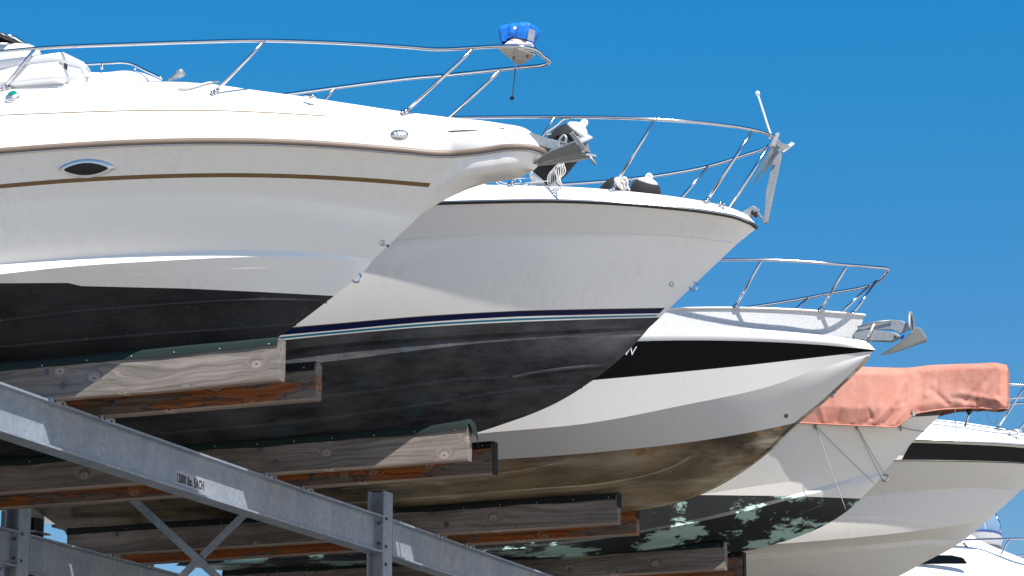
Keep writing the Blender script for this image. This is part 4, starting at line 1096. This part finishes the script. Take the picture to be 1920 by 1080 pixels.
    def hook(x, y, hb): 
        p = top4.on(x, y, .02) if hb is None else at(x, y, Yc - hb); mk('hook', box(p + np.array([-.012, -.012, -.035]), p + np.array([.012, .01, .03]), .004), M['cord_pale'], t, False); return p
    h1 = hook(1529, 798, None); h2 = hook(1606, 799, None); h3 = hook(1688, 800, None); h4 = hook(1713, 775, hbx(1713) + .0)
    def cord(a, b, sag=.01, m='cord_dark'):
        mid = (a + b) / 2 + np.array([0, -.02, -sag]); mk('tie_cord', tube(spline([a, mid, b], 6), .0038, 6), M[m], t)
    cord(h1, at(1586, 956, Yc - .40), .0, 'cord_pale'); cord(h1, at(1642, 909, Yc - .10), .005, 'cord_pale'); cord(h2, at(1653, 897, Yc - .10), .003, 'cord_pale'); cord(h2, at(1658, 889, Yc - .10), .0, 'cord_pale')
    cord(h3, at(1736, 810, Yc - .02), .004)
    cord(at(1791, 767, Yc - .2), at(1794, 812, Yc - .2), 0); 
    mk('tie_cord', tube(spline([at(x, y, Yc - .25) for x, y in ((1851, 767), (1852, 780), (1858, 790), (1866, 795), (1870, 786), (1866, 770))], 6), .0035, 6), M['cord_dark'], t)
    # support tube under the overhang
    s = thing('pulpit_support', 'bare steel pulpit leg with dark clamp showing under the salmon cover', 'rail post', at(1812, 790, Yc))
    mk('leg', tube([at(1822, 762, Yc + .15), at(1809, 800, Yc + .15)], .012, 10), M['stainless'], s)
    mk('clamp', lathe([(0, .03), (.05, .03), (.06, .02), (.075, .012)], at(1818, 764, Yc + .1), (-.15, 0, -1), 12), M['black_rubber'], s)
cover()

# ================================================================== boat 5
def boat_five():
    Yc = YC[4]; xs = -13.9
    b = thing('motor_boat', 'fifth boat with lower hull tinted with painted ground bounce and long black side window, cut by the right edge', 'motor boat', (-10, Yc, 5.4), BG)
    end = lambda x, y: (x, y)
    S2 = Line(Yc, [(900, 1085), (1200, 1066), (1397, 1050), (1513, 1040), (1647, 1029), (1740, 1020)], 1.05, 1.6, 4.8, (1800, 1019))
    S2b = Line(Yc, [(900, 1075), (1200, 1056), (1397, 1041), (1513, 1031), (1647, 1020), (1745, 1011)], 1.02, 1.6, 4.8, (1806, 1014))
    C1 = Line(Yc, [(900, 1052), (1200, 1036), (1397, 1024), (1497, 1017), (1613, 1007), (1780, 987), (1840, 977)], 1.29, 1.8, 4.8, (1855, 973))
    K = Line(Yc, [(900, 985), (1200, 962), (1450, 942), (1630, 930), (1750, 923), (1853, 920)], 1.31, 1.86, 4.8, (1908, 926))
    K2 = Line(Yc, [(900, 978), (1200, 955), (1450, 935), (1630, 924), (1750, 917), (1853, 915)], 1.345, 1.86, 4.8, (1912, 921))
    W0 = Line(Yc, [(900, 905), (1300, 877), (1560, 866), (1690, 863), (1800, 864), (1920, 868), (1960, 871)], 1.44, 2.1, 4.8, (1985, 874), 0, .03)
    W1 = Line(Yc, [(900, 868), (1300, 842), (1560, 833), (1700, 830), (1800, 833), (1920, 840), (1970, 846)], 1.42, 2.1, 4.8, (2008, 850), 0, .04)
    R1 = Line(Yc, [(900, 858), (1300, 834), (1560, 826), (1700, 824), (1800, 827), (1920, 834), (1975, 840)], 1.46, 2.1, 4.8, (2016, 844), 0, .05)
    DE = Line(Yc, [(900, 812), (1300, 795), (1600, 786), (1700, 785), (1765, 787), (1860, 800), (1920, 811), (1970, 824)], .98, 1.8, 4.8, (2010, 836), 0, .03)
    keel = Keel(Yc, [(1855, 973), (1830, 994), (1790, 1024), (1730, 1056), (1690, 1078), (1620, 1105), (1500, 1125), (1300, 1140), (900, 1150), (500, 1155)], S2.xe)
    bot = Strip(Yc, xs, keel, S2, .01); stp = Strip(Yc, xs, S2, S2b); b2 = Strip(Yc, xs, S2b, C1, .01); low = Strip(Yc, xs, C1, K, .02); kn = Strip(Yc, xs, K, K2); top = Strip(Yc, xs, K2, W0, .02, -.01)
    win = Strip(Yc, xs, W0, W1); up = Strip(Yc, xs, W1, R1); side = Strip(Yc, xs, R1, DE, .05)
    mk('lower_hull', join(bot.band(0, 1, 8), stp.band(0, 1, 2), b2.band(0, 1, 5)), M['gel_bounce'], b)
    mk('hull', join(low.band(0, 1, 8), kn.band(0, 1, 2), top.band(0, 1, 8), up.band(0, 1, 2)), M['gel_warm'], b)
    s0 = win.find(1697, 850)[0]
    w = mk('side_window', win.band(0, 1, 4, s0, 1), M['glass'], b)
    mk('window_sill', tube(linepts(W0, xs, 120, .008, -.004), .008, 8), M['rub_black'], w)
    mk('window_pillar', win.band(0, 1, 4, 0, s0), M['gel_warm'], b)
    mk('rub_rail', tube(linepts(R1, xs, 120, .008, -.002) + mir(linepts(R1, xs, 120, .008, -.002), Yc)[::-1], .010, 8), M['stainless'], b)
    mk('deck_side', side.band(0, 1, 8), M['deck_white'], b)
    mk('deck', deck_lid(DE, xs, .01), M['deck_white'], b)
    mk('transom', transom([bot, stp, b2, low, kn, top, win, up], xs, Yc), M['gel_warm'], b, False)
    rl = rail(b, Yc, [(1500, 716, .95), (1700, 717, .78), (1885, 720, .58), (1960, 726, .42), (2020, 735, .22)], (2050, 742), .0135)
    mk('middle_rail', tube(spline([at(x, y, Yc - h) for x, y, h in ((1600, 756, .9), (1760, 752, .74), (1885, 747.5, .6), (1960, 742, .45))], 6), .011, 8), M['stainless'], rl)
    stanchion(rl, side.on(1869, 806), at(1923, 722, Yc - .5), .0125, Yc)
    mk('cleat', join(tube([at(1886, 806, Yc - .4), at(1916, 807, Yc - .4)], .011, 8), tube([at(1893, 807, Yc - .4), at(1893, 813, Yc - .4)], .011, 8), tube([at(1908, 808, Yc - .4), at(1908, 814, Yc - .4)], .011, 8)), M['chrome'], b)
boat_five()

# ================================================================== boat 6, farther along the row
def boat_six():
    Yc = 39.5; xs = -14.2
    b = thing('motor_boat', 'distant white cruiser with dark cabin window and arched windscreen, lowest at the right edge', 'motor boat', (-10, Yc, 5.4), BG)
    keel = None
    R1 = Line(Yc, [(1300, 1095), (1600, 1086), (1800, 1080), (1920, 1080), (2000, 1084)], 1.4, 2.1, 4.8, (2150, 1098))
    C = Line(Yc, [(1300, 1180), (1600, 1168), (1800, 1160), (1920, 1158)], 1.2, 1.8, 4.8, (2080, 1160))
    kl = Keel(Yc, [(2080, 1160), (2040, 1190), (1980, 1215), (1850, 1235), (1500, 1250), (1200, 1255)], C.xe)
    DE = Line(Yc, [(1300, 1062), (1600, 1054), (1800, 1052), (1920, 1060), (2000, 1068)], 1.15, 2.0, 4.8, (2130, 1088))
    bot = Strip(Yc, xs, kl, C); top = Strip(Yc, xs, C, R1); side = Strip(Yc, xs, R1, DE, .03)
    mk('painted_bottom', bot.band(0, 1, 4, ns=40), M['b1'], b); mk('hull', top.band(0, 1, 6, ns=40), M['gel_white'], b)
    mk('deck_side', side.band(0, 1, 4, ns=40), M['deck_white'], b); mk('deck', deck_lid(DE, xs, .01), M['deck_white'], b)
    mk('transom', transom([bot, top], xs, Yc), M['gel_white'], b, False)
    # cabin: faired body
    q = spline([(1500, 958), (1700, 952), (1760, 962), (1800, 985), (1838, 1012), (1880, 1030), (1915, 1044), (1960, 1066)], 5); V = []; Fc = []; m = 15
    for i, c in enumerate(q):
        w = at(c[0], c[1], Yc - .55); wd = float(np.interp(c[0], [1500, 1850, 1960], [1.1, .95, .5])); zb = at(c[0], 1075, Yc - .8)[2]
        for k in range(m):
            a = math.pi * k / (m - 1); cc, ss = math.cos(a), math.sin(a)
            V.append(np.array([w[0], Yc - wd * np.sign(cc) * abs(cc) ** .5, zb + max(.02, w[2] - zb) * abs(ss) ** .5]))
    for i in range(len(q) - 1):
        for k in range(m - 1): Fc.append((i*m+k, i*m+k+1, (i+1)*m+k+1, (i+1)*m+k))
    cb = mk('cabin', (V, Fc), M['deck_white'], b)
    mk('cabin_window', bevel_vf(plate([(1700, 1058), (1736, 1046), (1758, 1041), (1785, 1041.5), (1806, 1046), (1814, 1057), (1700, 1058)][:6], Yc - 1.12, .05), .01), M['glass'], cb, False)
    # flared windscreen
    V = []; Fc = []
    for i, g in enumerate(np.linspace(-2.0, 2.0, 25)):
        for j, (y, rx) in enumerate(((1018, 30), (1003, 38), (985, 37), (955, 26))):
            c = at(1833, y, Yc); r = rx / (F / 45)
            V.append(c + np.array([r * math.cos(g * .78) , r * 1.5 * math.sin(g * .78), 0]))
    for i in range(24):
        for j in range(3): Fc.append((i*4+j, (i+1)*4+j, (i+1)*4+j+1, i*4+j+1))
    ws = mk('windscreen', (V, Fc), M['vinyl'], b)
    V2 = []; F2 = []
    for i, g in enumerate(np.linspace(-2.0, 2.0, 25)):
        for j, (y, rx) in enumerate(((1003, 38), (1014, 36), (1028, 27))):
            c = at(1833 + (y - 1003) * .45, y, Yc); rr_ = rx / (F / 45)
            V2.append(c + np.array([rr_ * math.cos(g * .78), rr_ * 1.5 * math.sin(g * .78), 0]))
    for i in range(24):
        for j in range(2): F2.append((i*3+j, (i+1)*3+j, (i+1)*3+j+1, i*3+j+1))
    mk('windscreen_skirt', (V2, F2), plain('grey_screen_cloth', (.42, .42, .43), .8, 0, .25, 30), ws)
    mk('skirt_hem', tube([V2[i*3+2] for i in range(25)], .022, 8), M['steel_dark'], ws)
    for j in (0, 1): mk('windscreen_frame', tube([V[i*4+j] for i in range(25)], .018, 8), M['steel_dark'] if j == 0 else plain('blue_trim', (.03, .08, .25), .4), ws)
    for i in (0, 12, 24): mk('windscreen_post', tube([V[i*4+j] for j in range(4)], .014, 8), M['stainless'], ws)
    rl = rail(b, Yc, [(1600, 1020, 1.05), (1790, 1013, 1.0), (1850, 1011, .95), (1920, 1010, .85), (2000, 1014, .6)], (2120, 1032), .015)
    for (a, y, h), (c, d) in (((1893, 1011, .89), (1867, 1056)), ((1760, 1014, 1.0), (1735, 1056))):
        stanchion(rl, side.on(c, d), at(a, y, Yc - h), .014, Yc)
    mk('mooring_bitts', join(tube([at(1790, 1014, Yc - .9), at(1800, 1024, Yc - .9)], .03, 8), tube([at(1806, 1018, Yc - .9), at(1814, 1028, Yc - .9)], .03, 8)), M['cord_dark'], b)
boat_six()

# ================================================================== timber bunks
def bunk(Y, x0, x1, zb, h, th, wd, cp, label, carpet_end=True, flap=False, bend=0.0, seed=1):
    r = thing('timber_bunk', label, 'timber bunk', ((x0 + x1) / 2, Y + th / 2, zb), 'carpeted timber bunks under the boats')
    n = 80
    def zt(x):
        u = (x - x0) / (x1 - x0)
        return zb + h + .008 * noise.noise((x * 1.7, seed, 0)) + bend * (1 - u)
    def zl(x): return zb + .006 * noise.noise((x * 1.3, seed, 5)) * (1 if x > -9.5 else .3)
    V = []; Fc = []; c = .014
    for i in range(n + 1):
        x = x0 + (x1 - x0) * i / n; t, l = zt(x), zl(x); e = .0
        V += [(x, Y + c * .4, l), (x, Y, l + c), (x, Y, t - c), (x, Y + c, t), (x, Y + th - c, t), (x, Y + th, t - c), (x, Y + th, l + c), (x, Y + th - c, l)]
    for i in range(n):
        for k in range(8): Fc.append((i*8+k, (i+1)*8+k, (i+1)*8+(k+1) % 8, i*8+(k+1) % 8))
    Fc.append(tuple(range(8))); Fc.append(tuple(n*8+k for k in range(8))[::-1])
    tm = mk('timber', (V, Fc), wd, r, False)
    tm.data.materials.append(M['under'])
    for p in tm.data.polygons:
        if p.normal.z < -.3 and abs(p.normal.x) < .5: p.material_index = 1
    # carpet folded over the top edge, wavy hem
    V = []; Fc = []; m = 8; o = .006
    xa, xb = x0 - .005, x1 + (.01 if flap else -.012)
    for i in range(n + 1):
        x = xa + (xb - xa) * i / n; t = zt(x)
        u = i / n; hem = .058 + .012 * noise.noise((x * 2.3, seed + 7, 1)) + .006 * noise.noise((x * 7, seed, 2))
        lift = 0
        if flap: lift = .035 * max(0, (x - (x1 - .45)) / .45) ** 1.5
        V += [(x, Y - o - .004 - lift * .3, t - hem + lift), (x, Y - o, t - .02 + lift * .8), (x, Y + .006, t + o + lift), (x, Y + th * .5, t + o + .002 + lift * 1.1), (x, Y + th - .006, t + o + lift), (x, Y + th + o, t - .02 + lift * .6), (x, Y + th + o + .002, t - hem + lift * .3)]
    m = 7
    for i in range(n):
        for k in range(m - 1): Fc.append((i*m+k, (i+1)*m+k, (i+1)*m+k+1, i*m+k+1))
    V = [np.array(v) for v in V]
    if flap:  # loose tongue hanging over the end
        b0 = len(V); last = V[n*m:n*m+m]
        for s in range(1, 6):
            g = s / 5
            for k in range(m):
                p = last[k]; V.append(np.array([p[0] + .035 * math.sin(g * 1.5), p[1] + .004 * s, max(p[2] - .13 * g ** 1.6, zb + .1)]))
        for s in range(5):
            for k in range(1, m - 1):
                a = (n*m + k) if s == 0 else b0 + (s-1)*m + k
                c2 = b0 + s*m + k
                Fc.append((a, c2, c2 + 1, a + 1))
    cpo = mk('carpet', (V, Fc), cp, r)
    if carpet_end and not flap:
        mk('carpet_flap', box((x1 + .002, Y - .004, zb + h * (.02 if carpet_end == 2 else .55)), (x1 + .010, Y + th + .004, zb + h + .006), .002, 1), M['carpet_dark'], r, False)
    for k in range(15):
        x = x1 - .06 - k * .36 - .05 * random.random(); t = zt(x)
        mk('tack', lathe([(0, .0042), (.003, .003)], (x, Y - o - .006, t - .042 + .012 * random.random() - (0 if not flap else 0)), (0, -1, 0), 6), M['white_vinyl'], cpo, False)
    for bx in (-9.80, -9.66, -13.2):
        if bx > x0: mk('coach_bolt', lathe([(-.001, .028), (.004, .028), (.007, .017), (.018, .016), (.019, 0)], (bx, Y, zb + (.20 if bx != -9.66 else .09)), (0, -1, 0), 8), M['steel_dark'], r, False)
    # angle cleats bolted to the beams
    return r
ORD = ['nearest', 'second', 'third', 'fourth', 'fifth']
ends_b = [-7.93, -7.93, -7.93, -7.93, -7.9]
HA = [.296, .292, .285, .285, .285]
for i in range(5):
    y = YA[i]
    lab = ['weathered grey timber bunk with green carpet and knotty sunlit end, under the nearest boat',
           'grey timber bunk with loose green carpet tongue over its end, under the second boat',
           'dark grey shaded timber bunk with black carpet, starboard side under the third boat',
           'grey timber bunk with short green carpet corner, under the peeling fourth boat',
           'hidden grey timber bunk under the cream fifth boat'][i]
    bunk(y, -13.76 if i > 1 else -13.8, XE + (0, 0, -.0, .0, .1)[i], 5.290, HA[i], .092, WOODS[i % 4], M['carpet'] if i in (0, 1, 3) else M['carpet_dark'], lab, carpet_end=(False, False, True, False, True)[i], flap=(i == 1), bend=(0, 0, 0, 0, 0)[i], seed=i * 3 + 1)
    lab = ['orange stained timber bunk with dark carpet, port side under the nearest boat',
           'brown stained timber bunk with dark carpet over its end, port side under the second boat',
           'rust streaked timber bunk with a round knot, port side under the third boat',
           'shaded brown timber bunk with black carpeted end, port side under the fourth boat',
           'hidden brown timber bunk on the port side under the fifth boat'][i]
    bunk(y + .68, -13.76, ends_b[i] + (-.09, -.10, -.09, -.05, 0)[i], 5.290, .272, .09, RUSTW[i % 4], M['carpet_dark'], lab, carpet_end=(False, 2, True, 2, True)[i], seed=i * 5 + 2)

# ================================================================== steel rack
def rack():
    r = thing('boat_rack', 'galvanised steel storage rack of beams, posts and crossed braces carrying the boats', 'storage rack', (-11.5, 21.3, 0))
    g = M['galv']
    def ibeam(x, y0, y1, zt, h, fw, name='cross_beam'):
        tf, tw = .016, .011
        prof = [(-fw/2, 0), (fw/2, 0), (fw/2, tf), (tw/2 + .01, tf), (tw/2, tf + .01), (tw/2, h - tf - .01), (tw/2 + .01, h - tf), (fw/2, h - tf), (fw/2, h), (-fw/2, h), (-fw/2, h - tf), (-tw/2 - .01, h - tf), (-tw/2, h - tf - .01), (-tw/2, tf + .01), (-tw/2 - .01, tf), (-fw/2, tf)]
        V = []; Fc = []; n = len(prof); N = 24
        for i in range(N + 1):
            u = i / N; sag = -.010 * math.sin(math.pi * u)
            for a, c in prof: V.append((x + a, y0 + (y1 - y0) * u, zt - h + c + sag))
        for i in range(N):
            for k in range(n): Fc.append((i*n+k, i*n+(k+1) % n, (i+1)*n+(k+1) % n, (i+1)*n+k))
        Fc.append(tuple(range(n))[::-1]); Fc.append(tuple(N*n+k for k in range(n)))
        return mk(name, (V, Fc), g, r, False)
    XF = -9.743 - .08; XR = -13.258 - .08
    def column(x, y, zt, d=.16, w=.19):
        tf = .014; hd = d / 2; hw = w / 2
        vf = join(box((x + hd - tf, y - hw, 0.02), (x + hd, y + hw, zt)), box((x - hd, y - hw, 0.02), (x - hd + tf, y + hw, zt)), box((x - hd + tf - .001, y - .005, 0.02), (x + hd - tf + .001, y + .005, zt)))
        p = mk('post', vf, g, r, False)
        mk('base_plate', box((x - .18, y - .18, 0.001), (x + .18, y + .18, .022)), g, p, False)
        for zz in (5.27, 5.02, 4.86, 4.66):
            mk('bolt', lathe([(0, .017), (.012, .017), (.013, 0)], (x + hd, y - .045, zz), (1, 0, 0), 6), M['steel_dark'], p, False)
        return p
    for x in (XF, XR):
        yp = [14.42, 21.285, 28.15] if x == XF else [13.99, 20.855, 27.72]
        for k in range(2):
            bmn = ibeam(x, yp[k] + .11, yp[k + 1] - .11, 5.292, .335, .16)
            for yy in (yp[k] + .105, yp[k + 1] - .105):
                e = mk('end_plate', box((x - .075, yy - .006, 4.962), (x + .082, yy + .006, 5.287)), g, bmn, False)
                for zz in (5.22, 5.04):
                    mk('bolt', lathe([(0, .018), (.014, .018), (.015, 0)], (x + .045, yy - .007, zz), (0, -1, 0), 6), M['steel_dark'], e, False)
            # angle clips that hold the bunks
            for ya in YA:
                for yy in (ya, ya + .68):
                    if yp[k] < yy < yp[k + 1]:
                        y0 = yy - .03; y1 = yy + .17
                        vf = join(box((x - .02, y0, 5.294), (x + .092, y1, 5.302)), box((x + .083, y0, 5.262), (x + .092, y1, 5.2935)))
                        c = mk('bunk_clip', vf, g, bmn, False)
                        for yb in (y0 + .05, y1 - .05):
                            mk('bolt', lathe([(0, .010), (.008, .010), (.009, 0)], (x + .092, yb, 5.280), (1, 0, 0), 6), M['steel_dark'], c, False)
                        mk('lug', box((x + .03, yy + .103, 5.302), (x + .09, yy + .112, 5.42)), g, c, False)
            if k == 0 and x == XF:
                xw = x + .0055
                q0 = atx(331.5, 903, xw + .002); q1 = atx(380, 921, xw + .002); q2 = np.array([q0[0], q0[1], q0[2] + .1])
                L = abs(q1[1] - q0[1])
                gnd = [atx(328.5, 880, xw), atx(380.5, 893, xw), atx(380.5, 914, xw), atx(328.5, 902, xw)]
                yA, yB = gnd[0][1], gnd[1][1]; zA = q0[2]
                lb = mk('weight_label', solid([(xw + .001, yA, zA - .018), (xw + .001, yB, zA - .018), (xw + .001, yB, zA + .088), (xw + .001, yA, zA + .088)], (.002, 0, 0)), M['label_grey'], bmn, False)
                p0 = np.array([xw + .0035, yA + .008, zA]); p1 = p0 + np.array([0, 1, 0]); p2 = p0 + np.array([0, 0, 1])
                sz = .098
                o = lettering('12000 lbs. EACH', p0, p1, p2, sz, 'lettering', M['stencil'], lb, 0, 1.0, .0008, .0022, 1.12)
                ys = [v.co.y for v in o.data.vertices]; wid = max(ys) - min(ys); want = (yB - yA) - .016; y_min = min(ys)
                for v in o.data.vertices: v.co.y = y_min + (v.co.y - y_min) * want / wid
    for x in (XF, XR):
        for y in ([14.42, 21.285, 28.15] if x == XF else [13.99, 20.855, 27.72]): column(x, y, 5.52 if x == XF else 5.80)
    # crossed flat bars between front and rear posts of the middle frame
    yb = 21.285
    def fl(pa, pb, y):
        a = at(*pa, y); c = at(*pb, y); d = c - a
        return bar(a - d * .25, c + d * 1.6, .010, .072, (0, 1, 0))
    def fl(pa, pb, y, e0=.12, e1=1.75):
        a = at(*pa, y); c = at(*pb, y); d = c - a
        return bar(a - d * e0, c + d * e1, .072, .010, (0, 1, 0))
    mk('cross_brace', fl((250, 938), (372, 1050), yb - .012), g, r, False)
    mk('cross_brace', fl((466, 957), (372, 1050), yb + .012), g, r, False)
rack()

# ================================================================== ground, world, light, camera
t = NT('boatyard_concrete')
n1 = t.noise(.35, None, 8, .6); n2 = t.noise(14, None, 5, .7)
col = t.mix(t.ramp(n1, [(.35, 0), (.7, 1)]), (.52, .475, .405), (.64, .59, .505)); col = t.mix(t.math('MULTIPLY', n2, .35), col, (.26, .25, .23))
t.base(col); t.set(Roughness=.85); t.bump(n2, .3, .01)
V = []; Fc = []
R_ = [0, 6, 15, 30, 60, 120, 300, 900, 3000]
S = 4000
gv = [(-S, -S, 0), (S, -S, 0), (S, S, 0), (-S, S, 0)]
go = mk('ground', (gv, [(0, 1, 2, 3)]), t.m, None, False); go['kind'] = 'structure'
t = NT('bounce_cut_pad')
n1 = t.noise(.6, None, 8, .6); n2 = t.noise(40, None, 5, .7)
t.base(t.mix(t.math('ADD', t.math('MULTIPLY', n1, .6), t.math('MULTIPLY', n2, .4)), (.014, .014, .015), (.036, .035, .034))); t.set(Roughness=.9); t.bump(n2, .4, .01)
pad = mk('bounce_cut_pad', ([(-26, 6.5, .004), (-3.5, 6.5, .004), (-3.5, 50, .004), (-26, 50, .004)], [(0, 1, 2, 3)]), t.m, None, False); pad['kind'] = 'structure'  # unseen dark sheet, added to cut light bouncing up under the boats

SUN = np.array([1.0, -1.0, 2.0]); SUN /= np.linalg.norm(SUN)
EL = math.asin(SUN[2]); AZ = math.atan2(SUN[0], SUN[1])
w = bpy.data.worlds.new('World'); sc.world = w; w.use_nodes = True
nt = w.node_tree; bg = nt.nodes['Background']
sk = nt.nodes.new('ShaderNodeTexSky'); sk.sky_type = 'NISHITA'; sk.sun_disc = False
sk.sun_elevation = EL; sk.sun_rotation = AZ; sk.altitude = 5000; sk.air_density = 1.0; sk.dust_density = 0.0; sk.ozone_density = 4.0
hs = nt.nodes.new('ShaderNodeHueSaturation'); hs.inputs['Saturation'].default_value = 1.3; hs.inputs['Hue'].default_value = .49
nt.links.new(sk.outputs[0], hs.inputs['Color']); 
# paler, less saturated air towards the horizon (by elevation of the sky direction)
tc = nt.nodes.new('ShaderNodeTexCoord'); sx = nt.nodes.new('ShaderNodeSeparateXYZ'); nt.links.new(tc.outputs['Generated'], sx.inputs[0])
rp = nt.nodes.new('ShaderNodeValToRGB'); nt.links.new(sx.outputs[2], rp.inputs[0]); el = rp.color_ramp.elements
while len(el) < 5: el.new(.5)
for e_, (p_, c_) in zip(el, ((.0, (.85, .34, .25)), (.149, (.875, .365, .27)), (.229, (.86, .425, .36)), (.336, (.55, .53, .47)), (.6, (.5, .5, .5)))): e_.position = p_; e_.color = (*c_, 1)
vm = nt.nodes.new('ShaderNodeVectorMath'); vm.operation = 'MULTIPLY'; nt.links.new(hs.outputs[0], vm.inputs[0]); nt.links.new(rp.outputs[0], vm.inputs[1])
vs = nt.nodes.new('ShaderNodeVectorMath'); vs.operation = 'SCALE'; vs.inputs[3].default_value = 2.0; nt.links.new(vm.outputs[0], vs.inputs[0])
nt.links.new(vs.outputs[0], bg.inputs['Color']); bg.inputs['Strength'].default_value = .13
sl = bpy.data.lights.new('sun', 'SUN'); sl.energy = 4.2; sl.angle = math.radians(.5); sl.color = (1.0, .955, .89)
so = bpy.data.objects.new('sun', sl); COL.objects.link(so); so.location = (20, -20, 40)
so.rotation_euler = Vector(tuple(SUN)).to_track_quat('Z', 'Y').to_euler()

cd = bpy.data.cameras.new('camera'); cd.sensor_width = 36; cd.lens = F / 1920 * 36; cd.clip_end = 12000; cd.clip_start = .1
co = bpy.data.objects.new('camera', cd); COL.objects.link(co)
m3 = Matrix((tuple(RT), tuple(UP), tuple(-VW))).transposed()
co.matrix_world = Matrix.Translation(tuple(CAM)) @ m3.to_4x4()
sc.camera = co
sc.view_settings.view_transform = 'Standard'; sc.view_settings.look = 'None'; sc.view_settings.gamma = 1
sc.view_settings.exposure = .74
